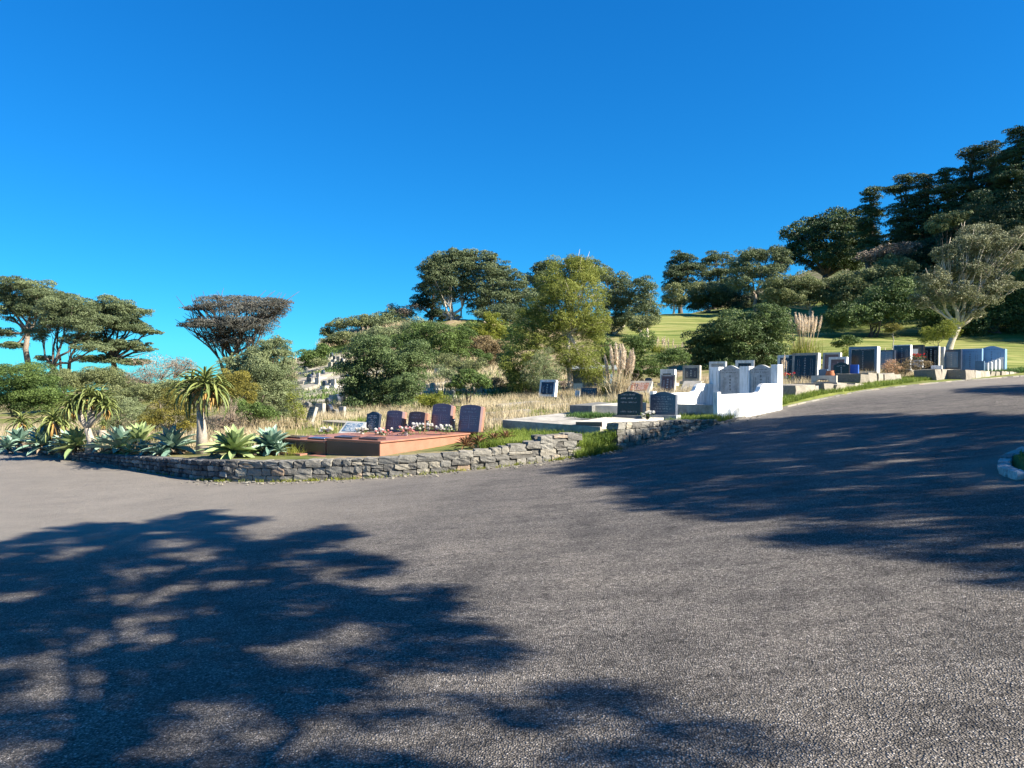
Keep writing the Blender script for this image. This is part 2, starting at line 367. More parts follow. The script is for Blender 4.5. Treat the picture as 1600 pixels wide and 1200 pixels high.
def scatter(region, n, rg, clump=1.6, thr=.35, seed=5, mind=.25):
    """points on the ground inside a polygon given as (px, Y) pairs"""
    pw = np.array([((a-800)/F*Y, Y) for a, Y in region]); lo = pw.min(0); hi = pw.max(0); out = []; got = 0
    for _ in range(30):
        q = rg.uniform(lo, hi, (n*2, 2)); k = inside(q[:,0], q[:,1], pw) & (~inside(q[:,0], q[:,1]) | ((mind < 0) & (edist(q[:,0], q[:,1]) < .22)))
        k &= vn(q[:,0], q[:,1], clump, seed) > thr*rg.uniform(.6, 1.4, len(q)); q = q[k]
        q = q[edist(q[:,0], q[:,1]) > mind]
        out.append(q); got += len(q)
        if got >= n: break
    q = np.concatenate(out)[:n]; return np.column_stack([q, np.where(inside(q[:,0], q[:,1]), rz(q[:,0], q[:,1]), gz(q[:,0], q[:,1])-.02)])
def pampas(label, px, Y, hpx, wpx, n, seed=0, stemw=.02, plume=.22, group=None, spread=.35, leaf=True):
    rg = np.random.default_rng(seed); b = G(px, Y); H = hpx/F*Y; Wd = wpx/F*Y/2; root = empty('pampas_grass', b, label, 'pampas grass', group)
    st = MB()
    for i in range(n):
        a = rg.uniform(0, 2*np.pi); r = Wd*math.sqrt(rg.random()); bx = np.array([math.cos(a)*r*.55, math.sin(a)*r*.55, 0]); hh = H*rg.uniform(.72, 1.0)
        tp = np.array([math.cos(a)*r*(.8+spread), math.sin(a)*r*(.8+spread), hh]); p = curve(bx, tp, rg, 5, 0, .012); p -= bx*0
        st.tube(p, np.linspace(stemw, stemw*.6, 5), 3, rg.random())
        # feathery plume: many short strands along the top part
        pl = hh*plume*1.7; m = 260; t = rg.random(m); c = tp-np.outer(1-t, unit(tp-bx))*pl; rr = np.sin(np.pi*np.clip(t*.85+.12, 0, 1))*pl*.085
        dd = unit(rg.normal(size=(m, 3))); pos = c+dd*rr[:,None]
        V = leafquads(pos, dd, pl*.20, 9, rg, .6, axis=np.tile(unit(tp-bx), (m, 1))*1.5)
        quadmesh('plume', V, np.clip(rg.normal(.5, .2, m), 0, 1), M['plume'], root)
    st.build('stems', M['dry'], root)
    if leaf:
        q = rg.normal(size=(int(500), 2))*Wd*.45; V = tuft_quads(np.column_stack([q, np.zeros(len(q))]), H*.42, .03, rg, .55); quadmesh('leaves', V, rg.random(len(V)), M['dry' if seed % 2 else 'yel'], root)
    return root

# ------------------------------------------------------------ stones
def rock(rg, k=4):
    """unit rounded block with an uneven surface"""
    g = np.linspace(-1, 1, k); V = []; idx = {}; f = []
    def vid(p):
        q = tuple(np.round(p, 4))
        if q not in idx: idx[q] = len(V); V.append(p)
        return idx[q]
    for ax in range(3):
        for sg in (-1, 1):
            for i in range(k-1):
                for j in range(k-1):
                    c = []
                    for a, b in ((i,j),(i+1,j),(i+1,j+1),(i,j+1)):
                        p = [0,0,0]; p[ax] = sg; p[(ax+1)%3] = g[a]; p[(ax+2)%3] = g[b]; c.append(vid(tuple(p)))
                    f.append(tuple(c if sg > 0 else c[::-1]))
    return np.array(V, float), f
_RV, _RF = rock(rng)
def put_rock(mb, c, ax, half, rg, rnd=.28, jit=.065, t=None):
    V = _RV.copy(); nn = unit(V)*1.25; V = V*(1-rnd)+nn*rnd; V += rg.normal(size=V.shape)*jit; sh = rg.normal(size=(3, 3))*.045; V = V+V@sh
    V = V*np.array(half); ax = np.array(ax); V = V@ax+np.array(c); mb.add(V, _RF, rg.random() if t is None else t)
def wall(pts, tops, label, seed, thick=.34, sl=(.18, .42), sh=.17, mname='stone', back=True, group='dry stone walls along the road', caps=True, rnd=.22):
    """rubble wall along base points on the road edge, each with its own height"""
    rg = np.random.default_rng(seed); pts = np.array(pts, float); b = pts.mean(0); b[2] = pts[:,2].min()
    root = empty('stone_wall', b, label, 'wall', group); mb = MB(); core = MB()
    seg = np.hypot(*np.diff(pts[:,:2], axis=0).T); cum = np.r_[0, np.cumsum(seg)]; L = cum[-1]
    at = lambda s: np.array([np.interp(s, cum, pts[:,i]) for i in range(3)]); ht = lambda s: np.interp(s, cum, tops)
    def frame(s):
        d = at(min(s+.15, L))-at(max(s-.15, 0)); d[2] = 0; d = unit(d); n = np.array([-d[1], d[0], 0]); return d, n
    ns = max(2, int(L/.5)); ss = np.linspace(0, L, ns)
    for i in range(ns-1):
        A = at(ss[i]); B = at(ss[i+1]); d, n = frame((ss[i]+ss[i+1])/2); ha = ht(ss[i])-.05; hb = ht(ss[i+1])-.05
        o1 = n*.07; o2 = n*(thick-.03); dn = np.array([0, 0, -.3])
        core.hexa([A+o1+dn, B+o1+dn, B+o2+dn, A+o2+dn], [A+o1+[0,0,ha], B+o1+[0,0,hb], B+o2+[0,0,hb], A+o2+[0,0,ha]])
    s = 0; row = 0; z = -.04
    hm = max(tops); rows = max(1, int(round(hm/sh)))
    for r in range(rows):
        s = rg.uniform(-.1, 0)
        while s < L:
            lw = rg.uniform(*sl)*(1.25 if rg.random() < .2 else 1); mid = s+lw/2
            if mid > L: break
            h = ht(mid); rh = (h+.06)/rows; A = at(mid); d, n = frame(mid); zc = A[2]-.03+rh*(r+.5)
            k = 2 if (rg.random() < .28 and lw > .3) else 1
            for kk in range(k):
                hh = rh/k; put_rock(mb, A+n*(.10+rg.normal()*.008)+[0, 0, 0]+np.array([0, 0, zc-A[2]+(kk-(k-1)/2)*hh]), (d, n, (0, 0, 1)), (lw/2-.006, .11, hh/2-.004), rg, rnd)
            if caps and r == rows-1:
                put_rock(mb, A+n*(thick-.1)+np.array([0, 0, zc-A[2]]), (d, n, (0, 0, 1)), (lw/2, .11, rh/2), rg, rnd)
            s += lw
    for v in mb.v: v -= b
    for v in core.v: v -= b
    core.build('mortar', M['mortar'], root); mb.build('stones', M[mname], root); return root

def tablet(w, h, style='arch', k=10):
    """outline of a headstone, xz, counter-clockwise from the front"""
    p = [(-w/2, 0), (w/2, 0)]
    if style == 'flat': p += [(w/2, h), (-w/2, h)]
    elif style == 'arch':
        r = h*.09; p += [(w/2*math.cos(math.pi*i/k) if 0 < i < k else w/2*(1 if i == 0 else -1), h-r+r*math.sin(math.pi*i/k)) for i in range(k+1)]
    elif style == 'ogee':
        r = h*.12; p += [(w/2, h-r*1.05)]+[(w*.44-(w*.88)*i/k, h-r+r*math.sin(math.pi*i/k)**1.3) for i in range(k+1)]+[(-w/2, h-r*1.05)]
    elif style == 'round': p += [(w/2*math.cos(math.pi*i/k), h-w/2+w/2*math.sin(math.pi*i/k)) for i in range(k+1)]
    elif style == 'shoulder':
        r = h*.10; p += [(w/2, h-r), (w*.40, h-r)]+[(w*.40*math.cos(math.pi*i/k), h-r+r*math.sin(math.pi*i/k)) for i in range(1, k)]+[(-w*.40, h-r), (-w/2, h-r)]
    return p
def letters(mb, x0, x1, z, s, y, rg, gap=.3):
    """a line of small incised characters, too small to be read"""
    x = x0
    while x < x1:
        wd = rg.integers(2, 8)
        for i in range(wd):
            if x+s*.6 > x1: break
            mb.box(x, x+s*.14, y-.0015, y, z, z+s*rg.choice([.7, 1]))
            if rg.random() < .7: q = rg.choice([0, .45, .86]); mb.box(x, x+s*.5, y-.0022, y-.0002, z+s*q, z+s*(q+.14))
            if rg.random() < .5: mb.box(x+s*.42, x+s*.56, y-.0018, y-.0001, z, z+s*rg.choice([.7, 1]))
            x += s*.78
        x += s*.7
def hanzi(mb, xc, z0, z1, s, y, rg):
    """a column of square characters, too small to be read"""
    z = z1-s
    while z > z0:
        for i in range(3):
            q = rg.uniform(.05, .9); mb.box(xc-s*.42, xc+s*.42, y-.0012-.0003*i, y, z+s*q*.9, z+s*q*.9+s*.09)
        for i in range(2):
            q = rg.uniform(-.38, .3); mb.box(xc+s*q, xc+s*q+s*.09, y-.0025-.0003*i, y, z+s*.05, z+s*.9)
        z -= s*1.28
ROT = R(-33)
def headstone(label, px, py, Y, w, h, style='arch', m='blackg', t=.1, lean=8, rot=ROT, panel=None, text='lines', tcol='whitepaint', base=None, edge=None, seed=0, group=None, frame=None, z=None, cat='headstone', yaw=0):
    """px,py = bottom centre in the photo; lean in degrees; panel = (material, margin)"""
    rg = np.random.default_rng(seed+91); b = W(px, py, Y)
    if z is not None: b[2] = z
    root = empty('headstone', b, label, cat, group, rot+yaw); bz = 0
    if base:
        bw, bd, bh, bmn = base; mb = MB(); mb.box(-bw/2, bw/2, -bd*.5, bd*.5, -.12, bh); mb.build('base', M[bmn], root, bevel=.008); bz = bh-.004
    def put(o): o.location = (0, 0, bz); o.rotation_euler = (R(-lean), 0, 0); return o
    mb = MB(); mb.prism(tablet(w, h, style), -t/2, t/2); put(mb.build('tablet', M[m], root, bevel=.006)); yf = -t/2
    if frame:                      # raised border round the face
        fm, fw = frame; mb = MB(); y0, y1 = -t/2-.035, -t/2-.001
        mb.box(-w/2+.0, -w/2+fw, y0, y1, 0, h); mb.box(w/2-fw, w/2, y0, y1, 0, h); mb.box(-w/2+fw+.001, w/2-fw-.001, y0, y1, h-fw, h)
        put(mb.build('frame', M[fm], root))
    if panel:
        pm, mg = panel; mb = MB(); x0, x1, z0, z1 = mg if isinstance(mg, tuple) else (-w/2+mg, w/2-mg, mg, h-mg)
        mb.box(x0, x1, -t/2-.012, -t/2-.0005, z0, z1); put(mb.build('panel', M[pm], root)); yf = -t/2-.012
    else: x0, x1, z0, z1 = -w/2+.07, w/2-.07, .06, h*.86
    if text:
        mb = MB(); H = z1-z0; Wd = x1-x0
        if text == 'lines':
            n = 7
            for i in range(n):
                zz = z1-H*(i+1)/(n+.5); sh = (.72, .95, .5, .8, .6, .85, .55)[i % 7]*Wd; letters(mb, -sh/2, sh/2, zz, .05 if i in (1, 5) else .036, yf-.0005, rg)
        elif text == 'tables':
            letters(mb, -Wd*.33, Wd*.33, z1-.03, .045, yf-.0005, rg); letters(mb, -Wd*.38, Wd*.38, z1-.13, .055, yf-.0005, rg)
            mb.box(-.006, .006, yf-.002, yf-.0001, z0+.05, z1-.2)
            for i in range(5):
                zz = z1-.26-i*(H-.36)/5
                for sx in (-1, 1): letters(mb, *( (x0+.02, -.05) if sx < 0 else (.06, x1-.02)), zz, .028, yf-.0005, rg)
        elif text == 'bands':
            for q, s in ((.95, .05), (.76, .05), (.55, .04), (.05, .045)): letters(mb, -Wd*.42 if s > .04 or q > .1 else -Wd*.25, Wd*.42, z0+H*q, s, yf-.0005, rg)
        elif text == 'columns':
            letters(mb, -Wd*.35, Wd*.35, z1-.02, .04, yf-.0005, rg); hanzi(mb, 0, z0+.05, z1-.12, .10, yf-.0005, rg)
            for sx in (-.36, -.27, .27, .36): hanzi(mb, Wd*sx, z0+H*.15, z1-.2, .035, yf-.0005, rg)
        elif text == 'column': hanzi(mb, 0, z0+.06, z1-.1, .085, yf-.0005, rg); letters(mb, -Wd*.36, Wd*.36, z1-.06, .035, yf-.0005, rg)
        if mb.v: put(mb.build('inscription', M[tcol], root))
    return root
def slab(name, label, cat, A, B, C_, D, th, m, group=None, parent=None, bevel=.01):
    """block with an arbitrary top given by four points (ccw), th thick"""
    pts = [np.asarray(p, float) for p in (A, B, C_, D)]; c = sum(pts)/4; c[2] -= th
    mb = MB(); mb.hexa([p-c-[0, 0, th] for p in pts], [p-c for p in pts]); o = mb.build(name, M[m], parent, bevel=bevel); o.location = tuple(c)
    if parent is None: tag(o, label, cat, group)
    return o
def flowers(label, px, py, Y, r, cols, seed, vase=None, z=None):
    rg = np.random.default_rng(seed); b = W(px, py, Y); r *= 1.3
    if z is not None: b[2] = z
    root = empty('flower_bunch', b, label, 'flowers', 'flowers left on the graves'); z0 = .05
    if vase:
        mb = MB(); mb.tube([(0,0,0),(0,0,.03),(0,0,.10),(0,0,.12)], [.05,.065,.05,.06], 10); mb.build('vase', M[vase], root, smooth=True)
    lv = rg.normal(size=(120, 3))*[r*.55, r*.4, r*.22]+[0, 0, z0+r*.35]; lv[:,2] = np.abs(lv[:,2])
    quadmesh('leaves', leafquads(lv, rg.normal(size=(120, 3)), .07, 2.5, rg, .5), rg.random(120), M['grn'], root)
    for ci, cm in enumerate(cols):
        mb = MB()
        for i in range(22 if len(cols) == 1 else 12):
            c = np.array([rg.uniform(-1, 1)*r, rg.uniform(-.6, .6)*r, z0+rg.uniform(.35, 1.05)*r*.8]); s = rg.uniform(.05, .075)
            for ring, (kk, el) in enumerate(((5, 1.2), (7, .7), (8, .2))):
                for j in range(kk):
                    a = 2*math.pi*j/kk+ring; d = np.array([math.cos(a)*math.cos(el), math.sin(a)*math.cos(el), math.sin(el)]); u = np.array([-math.sin(a), math.cos(a), 0])
                    mb.add([c, c+d*s*.6+u*s*.32, c+d*s, c+d*s*.6-u*s*.32], [(0, 1, 2, 3)], rg.random())
        mb.build('blossoms', M[cm], root)
    return root
M['dgrn2'] = leafmat('round_tree_leaves', (.045,.080,.028), (.175,.235,.09), .24)
M['brn'] = leafmat('brown_foliage', (.10,.075,.035), (.30,.22,.11), .15)
M['dryb'] = leafmat('orange_dry_grass', (.35,.19,.09), (.6,.38,.22), .3)
M['yelg'] = leafmat('feathery_yellow_green', (.11,.145,.028), (.36,.38,.085), .38)
M['gryo'] = leafmat('grey_olive_leaves', (.085,.10,.05), (.31,.31,.18), .22)
M['pinem'] = leafmat('mid_pine_needles', (.028,.050,.020), (.11,.16,.058), .15)
M['twigbark'] = stonemat('twig_bark', (.20,.15,.11), (.36,.29,.23), 9, .9, .3)
# ------------------------------------------------------------ stone, paint and ground materials
def granite(name, c1, c2, rough=.35, spec=.5, sc_=140):
    m, n, b = mat(name, c1, rough, spec); v = coords(n)
    vo = N(n, 'ShaderNodeTexVoronoi', Scale=sc_); n.links.new(v, vo.inputs['Vector'])
    col = mix(n, vo.outputs['Distance'], c2, c1)
    col = mix(n, ramp(n, noise(n, v, 3, 5), [(.35, (0,0,0)), (.75, (.5,.5,.5))]), col, tuple(x*.7 for x in c1))
    n.links.new(col, b.inputs['Base Color']); bump(n, b, noise(n, v, 4, 3), .05, .01); return m
M['redg'] = granite('red_granite', (.29,.12,.078), (.41,.21,.145), .45, .35)
M['purpleg'] = granite('sky_tinted_plum_granite', (.165,.112,.118), (.25,.175,.18), .22, .6)  # plum colour includes the sky reflected in the polished faces
M['browng'] = granite('polished_brown_granite', (.125,.065,.05), (.20,.115,.09), .3, .5)
M['darkred'] = granite('polished_dark_red_granite', (.055,.030,.028), (.10,.055,.05), .2, .6)
M['blackg'] = granite('black_granite', (.008,.008,.010), (.02,.02,.024), .25, .45)
M['blueg'] = granite('blue_grey_granite', (.05,.065,.095), (.10,.12,.16), .25, .6)
M['navyg'] = granite('navy_granite', (.022,.03,.05), (.045,.055,.08), .25, .6)
M['teal'] = granite('blue_slate_panel', (.07,.13,.20), (.12,.19,.28), .3, .6)
M['concrete'] = stonemat('weathered_concrete', (.30,.28,.24), (.48,.45,.40), 5, .9, .35, .2, (.16,.15,.125))
M['pconc'] = stonemat('pale_concrete', (.46,.43,.36), (.62,.58,.50), 5, .9, .3, .2, (.30,.28,.23))
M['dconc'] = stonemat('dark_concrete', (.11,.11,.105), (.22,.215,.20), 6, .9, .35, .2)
M['greyg'] = stonemat('grey_headstone', (.33,.34,.34), (.46,.46,.45), 9, .7, .2, .3, (.22,.22,.21))
M['white'] = stonemat('white_painted_concrete', (.74,.75,.74), (.84,.84,.82), 4, .7, .15, .3, (.62,.62,.60))
M['whitepaint'] = stonemat('white_lettering', (.6,.6,.58), (.7,.7,.68), 40, .7, 0)
M['greypaint'] = stonemat('grey_lettering', (.36,.33,.33), (.46,.43,.42), 40, .7, 0)
M['blackpaint'] = stonemat('dark_lettering', (.04,.04,.045), (.07,.07,.075), 40, .7, 0)
M['mortar'] = stonemat('mortar', (.06,.055,.05), (.15,.135,.115), 14, .95, .6)
M['terracotta'] = stonemat('terracotta', (.35,.12,.06), (.45,.18,.09), 8, .85, .2)
M['bluepl'] = stonemat('blue_plastic', (.03,.10,.42), (.04,.13,.5), 8, .4, 0)
M['redfl'] = leafmat('red_petals', (.45,.02,.03), (.7,.05,.06), .2)
M['whitefl'] = leafmat('white_petals', (.72,.70,.66), (.9,.88,.84), .3)
M['pinkfl'] = leafmat('pink_petals', (.7,.28,.28), (.9,.55,.52), .3)
M['glassy'] = stonemat('pale_sheet', (.22,.25,.25), (.32,.35,.34), 3, .6, 0)
def stonewall(name, stops):
    m, n, b = mat(name, (.3,.3,.3), .9, .2); v = coords(n); at = n.nodes.new('ShaderNodeAttribute'); at.attribute_name = 'tint'
    base = ramp(n, at.outputs['Fac'], stops)
    sp = ramp(n, noise(n, v, 22, 6, .7), [(.3, (.55,.55,.55)), (.7, (1.25,1.25,1.25))]); col = mix(n, 1.0, base, sp, 'MULTIPLY')
    lich = ramp(n, noise(n, v, 9, 6, .7), [(.58, (0,0,0)), (.68, (.7,.7,.7))]); col = mix(n, lich, col, (.36,.34,.28))
    n.links.new(col, b.inputs['Base Color']); bump(n, b, noise(n, v, 30, 6, .7), .7, .02); return m
M['stone'] = stonewall('greywacke', [(0, (.12,.112,.10)), (.3, (.185,.175,.155)), (.6, (.24,.228,.20)), (.8, (.28,.255,.21)), (.95, (.34,.305,.24)), (1, (.32,.22,.15))])
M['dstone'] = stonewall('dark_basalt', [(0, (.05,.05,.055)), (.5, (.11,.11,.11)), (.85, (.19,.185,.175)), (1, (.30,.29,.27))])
M['kerb'] = stonewall('painted_kerb', [(0, (.14,.135,.125)), (.4, (.30,.30,.29)), (1, (.52,.52,.51))])  # white paint tones lowered for the partial shade on the kerb

n = M['white'].node_tree; b = n.nodes['Principled BSDF']; v = coords(n); mp = n.nodes.new('ShaderNodeMapping'); mp.inputs['Scale'].default_value = (5, 5, .5); n.links.new(v, mp.inputs[0])
old = b.inputs['Base Color'].links[0].from_socket; stk = ramp(n, noise(n, mp.outputs[0], 1.6, 6, .7), [(.46, (1,1,1)), (.7, (.50,.49,.45))]); n.links.new(mix(n, 1, old, stk, 'MULTIPLY'), b.inputs['Base Color'])
# asphalt
m, n, b = mat('old_chip_seal', (.16,.15,.14), .85, .25); v = coords(n)
vo = N(n, 'ShaderNodeTexVoronoi', Scale=88.0); n.links.new(v, vo.inputs['Vector'])
chip = N(n, 'ShaderNodeTexVoronoi', Scale=95.0); n.links.new(v, chip.inputs['Vector'])
sepc = n.nodes.new('ShaderNodeSeparateColor'); n.links.new(vo.outputs['Color'], sepc.inputs[0])
agg = ramp(n, sepc.outputs[0], [(0, (.080,.073,.064)), (.35, (.175,.160,.143)), (.7, (.285,.26,.232)), (.93, (.39,.356,.32)), (1, (.64,.60,.55))])
gap = ramp(n, vo.outputs['Distance'], [(.15, (1,1,1)), (.62, (.42,.42,.43))]); agg = mix(n, 1, agg, gap, 'MULTIPLY')
big = ramp(n, noise(n, v, .22, 5, .6), [(.3, (.74,.74,.76)), (.55, (1.02,1.0,.98)), (.75, (1.22,1.19,1.14))]); col = mix(n, 1, agg, big, 'MULTIPLY')
mid = ramp(n, noise(n, v, 1.6, 6, .7), [(.34, (.66,.66,.67)), (.5, (1,1,1)), (.72, (1.2,1.18,1.16))]); col = mix(n, 1, col, mid, 'MULTIPLY')
# long streaks worn along the wheel paths
mp = n.nodes.new('ShaderNodeMapping'); mp.inputs['Rotation'].default_value = (0, 0, R(-38)); mp.inputs['Scale'].default_value = (.28, 2.2, 1); n.links.new(v, mp.inputs[0])
st = ramp(n, noise(n, mp.outputs[0], 1.3, 7, .75), [(.42, (.66,.66,.67)), (.54, (1,1,1)), (.75, (1.1,1.1,1.09))]); col = mix(n, .55, col, st, 'MULTIPLY')
wr = ramp(n, noise(n, v, 9, 5, .75), [(.56, (1,1,1)), (.62, (.40,.40,.42))]); col = mix(n, .8, col, wr, 'MULTIPLY')
ck = N(n, 'ShaderNodeTexVoronoi', Scale=.42); ck.feature = 'DISTANCE_TO_EDGE'; dv = N(n, 'ShaderNodeTexNoise', Scale=1.7, Detail=6); n.links.new(v, dv.inputs['Vector'])
cv = n.nodes.new('ShaderNodeVectorMath'); cv.operation = 'MULTIPLY_ADD'; n.links.new(dv.outputs['Color'], cv.inputs[0]); cv.inputs[1].default_value = (1.1, 1.1, 0); n.links.new(v, cv.inputs[2]); n.links.new(cv.outputs[0], ck.inputs['Vector'])
crk = ramp(n, ck.outputs['Distance'], [(.0, (.45,.45,.46)), (.006, (1,1,1))]); col = mix(n, ramp(n, noise(n, v, .35, 3), [(.5, (0,0,0)), (.62, (.8,.8,.8))]), col, mix(n, 1, col, crk, 'MULTIPLY'))
# dusty, paler seal on the left arm of the road
sx = n.nodes.new('ShaderNodeSeparateXYZ'); n.links.new(v, sx.inputs[0])
at = n.nodes.new('ShaderNodeAttribute'); at.attribute_name = 'dust'
dustf = n.nodes.new('ShaderNodeMath'); dustf.operation = 'MULTIPLY'; n.links.new(at.outputs['Fac'], dustf.inputs[0]); n.links.new(ramp(n, noise(n, v, .9, 5), [(.2, (.55,.55,.55)), (.8, (1,1,1))]), dustf.inputs[1])
col = mix(n, dustf.outputs[0], col, (.265,.235,.198))
n.links.new(col, b.inputs['Base Color'])
bm = n.nodes.new('ShaderNodeBump'); bm.inputs['Strength'].default_value = .9; bm.inputs['Distance'].default_value = .012
inv = n.nodes.new('ShaderNodeMath'); inv.operation = 'SUBTRACT'; inv.inputs[0].default_value = 1; n.links.new(vo.outputs['Distance'], inv.inputs[1]); n.links.new(inv.outputs[0], bm.inputs['Height'])
bm2 = n.nodes.new('ShaderNodeBump'); bm2.inputs['Strength'].default_value = .35; bm2.inputs['Distance'].default_value = .05; n.links.new(noise(n, v, 2.5, 5, .65), bm2.inputs['Height']); n.links.new(bm.outputs[0], bm2.inputs['Normal']); n.links.new(bm2.outputs[0], b.inputs['Normal'])
M['asphalt'] = m
# earth, dry grass thatch, mown lawn: chosen by masks stored on the ground mesh
m, n, b = mat('ground', (.2,.18,.1), .95, .1); v = coords(n)
soil = ramp(n, noise(n, v, 2.2, 8, .7), [(.25, (.13,.095,.06)), (.5, (.27,.21,.13)), (.75, (.42,.34,.21))])
gr = ramp(n, noise(n, v, 1.1, 7, .7), [(.3, (.06,.085,.022)), (.55, (.15,.165,.045)), (.8, (.27,.22,.11))])
col = mix(n, ramp(n, noise(n, v, .33, 5, .6), [(.42, (0,0,0)), (.6, (1,1,1))]), soil, gr)
ma = n.nodes.new('ShaderNodeMapping'); ma.inputs['Scale'].default_value = (.10, 1.0, 2.2); n.links.new(v, ma.inputs[0])
lawn = ramp(n, noise(n, ma.outputs[0], .9, 7, .65), [(.32, (.055,.088,.02)), (.48, (.14,.17,.045)), (.64, (.28,.27,.11))])
l2 = ramp(n, noise(n, v, .12, 5, .6), [(.3, (.85,.95,.8)), (.7, (1.3,1.15,1.2))]); lawn = mix(n, 1, lawn, l2, 'MULTIPLY')
al = n.nodes.new('ShaderNodeAttribute'); al.attribute_name = 'lawn'; ab = n.nodes.new('ShaderNodeAttribute'); ab.attribute_name = 'pale'; ag = n.nodes.new('ShaderNodeAttribute'); ag.attribute_name = 'green'
pal = ramp(n, noise(n, v, 3.5, 7, .7), [(.3, (.27,.24,.19)), (.55, (.40,.37,.31)), (.8, (.50,.47,.41))])
col = mix(n, ag.outputs['Fac'], col, gr); col = mix(n, al.outputs['Fac'], col, lawn); col = mix(n, ab.outputs['Fac'], col, pal)
n.links.new(col, b.inputs['Base Color']); bump(n, b, noise(n, ma.outputs[0], 1.4, 8, .7), .8, .12); M['ground'] = m

# ------------------------------------------------------------ ground and road meshes
def spaced(lo, a, b_, hi, d, g):
    mid = list(np.arange(a, b_, d)); s = d; x = b_; up = []
    while x < hi: up.append(x); s *= g; x += s
    up.append(hi); s = d; x = a; dn = []
    while x > lo: s *= g; x -= s; dn.append(max(x, lo))
    return np.array(sorted(set(dn))+mid+up)
def gridmesh(name, xs, ys, zf, m, attrs=()):
    X, Y = np.meshgrid(xs, ys, indexing='ij'); Z = zf(X, Y); nx, ny = len(xs), len(ys)
    V = np.stack([X, Y, Z], -1).reshape(-1, 3); i = np.arange(nx*ny).reshape(nx, ny)
    q = np.stack([i[:-1,:-1], i[1:,:-1], i[1:,1:], i[:-1,1:]], -1).reshape(-1)
    me = bpy.data.meshes.new(name); me.vertices.add(len(V)); me.vertices.foreach_set('co', V.astype(np.float32).ravel())
    k = len(q)//4; me.loops.add(4*k); me.loops.foreach_set('vertex_index', q.astype(np.int32)); me.polygons.add(k)
    me.polygons.foreach_set('loop_start', np.arange(0, 4*k, 4, dtype=np.int32)); me.polygons.foreach_set('loop_total', np.full(k, 4, dtype=np.int32))
    for an, fn in attrs: a = me.attributes.new(an, 'FLOAT', 'POINT'); a.data.foreach_set('value', fn(X, Y).astype(np.float32).ravel())
    me.update(calc_edges=True); o = link(name, me, m, smooth=True); o['kind'] = 'structure'; return o
def smooth(a, b_, x): t = np.clip((x-a)/(b_-a), 0, 1); return t*t*(3-2*t)
def ground_z(X, Y):
    h = gz(X, Y); ins = inside(X, Y); d = edist(X, Y)
    # the far edge of the right verge also bounds the road
    pxx = 800+F*X/np.maximum(Y, 1); wl = (d < .24) & (Y > 8) & (pxx < 1135) & ((pxx < 903) | (pxx > 950))
    return np.where(ins | wl, np.minimum(rz(X, Y)-.30, h-.30), h)
def lawnmask(X, Y):
    pxx = 800+F*X/np.maximum(Y, 1); e = edist(X, Y)
    a = smooth(52, 62, Y)*smooth(940, 1000, pxx)*(1-smooth(145, 160, Y)); b_ = smooth(1230, 1290, pxx)*smooth(44, 50, Y+(pxx-1300)*.01)*(1-smooth(145, 160, Y))
    return np.clip(np.maximum(a, b_), 0, 1)
def palemask(X, Y):
    pxx = 800+F*X/np.maximum(Y, 1)
    a = smooth(450, 480, pxx)*(1-smooth(620, 680, pxx))*smooth(34, 40, Y)*(1-smooth(84, 92, Y))
    c = smooth(600, 700, pxx)*(1-smooth(760, 860, pxx))*smooth(34, 38, Y)*(1-smooth(56, 64, Y))*.6
    return np.clip(a+c, 0, 1)*np.clip(vn(X, Y, 3, 8)*1.6, 0, 1)*.95
def greenmask(X, Y):
    e = edist(X, Y); pxx = 800+F*X/np.maximum(Y, 1); return np.clip((1-smooth(1.2, 2.5, e))*smooth(760, 860, pxx)+(Y < 0)*1., 0, 1)
gridmesh('ground', spaced(-700, -26, 32, 700, .22, 1.09), spaced(-200, 13, 50, 900, .22, 1.07), ground_z, M['ground'], (('lawn', lawnmask), ('pale', palemask), ('green', greenmask)))
def road_mesh_z(X, Y):
    z = rz(X, Y); ins = inside(X, Y); d = edist(X, Y)
    d2 = edist(X, Y, np.array(list(ERight)+[(0, -60)]*3))
    z = z+(vn(X, Y, 2.7, 12)-.5)*.03*np.clip(d/1.5, 0, 1)
    return np.where(ins | (d < .45) | (d2 < .35), z, z-.9)
gridmesh('road', spaced(-90, -24, 34, 100, .2, 1.08), spaced(-60, 7, 48, 75, .2, 1.08), road_mesh_z, M['asphalt'],
         (('dust', lambda X, Y: np.clip((1-smooth(-7, 1.5, X))*smooth(8, 12.5, Y)*1.0+.75*(1-smooth(.1, .9, edist(X, Y)))*(X > -4)+.9*smooth(27, 33, Y)*(X > 0), 0, .85)),))

def hit(px, py, Yh, r=.35):       # ground point nearest the given ray around distance Yh
    ys = np.linspace(Yh*(1-r), Yh*(1+r), 120); x = (px-800)/F*ys; z = 1.6-(py-600)/F*ys; d = np.abs(gz(x, ys)-z)+np.abs(ys-Yh)*.0015
    return float(ys[np.argmin(d)])

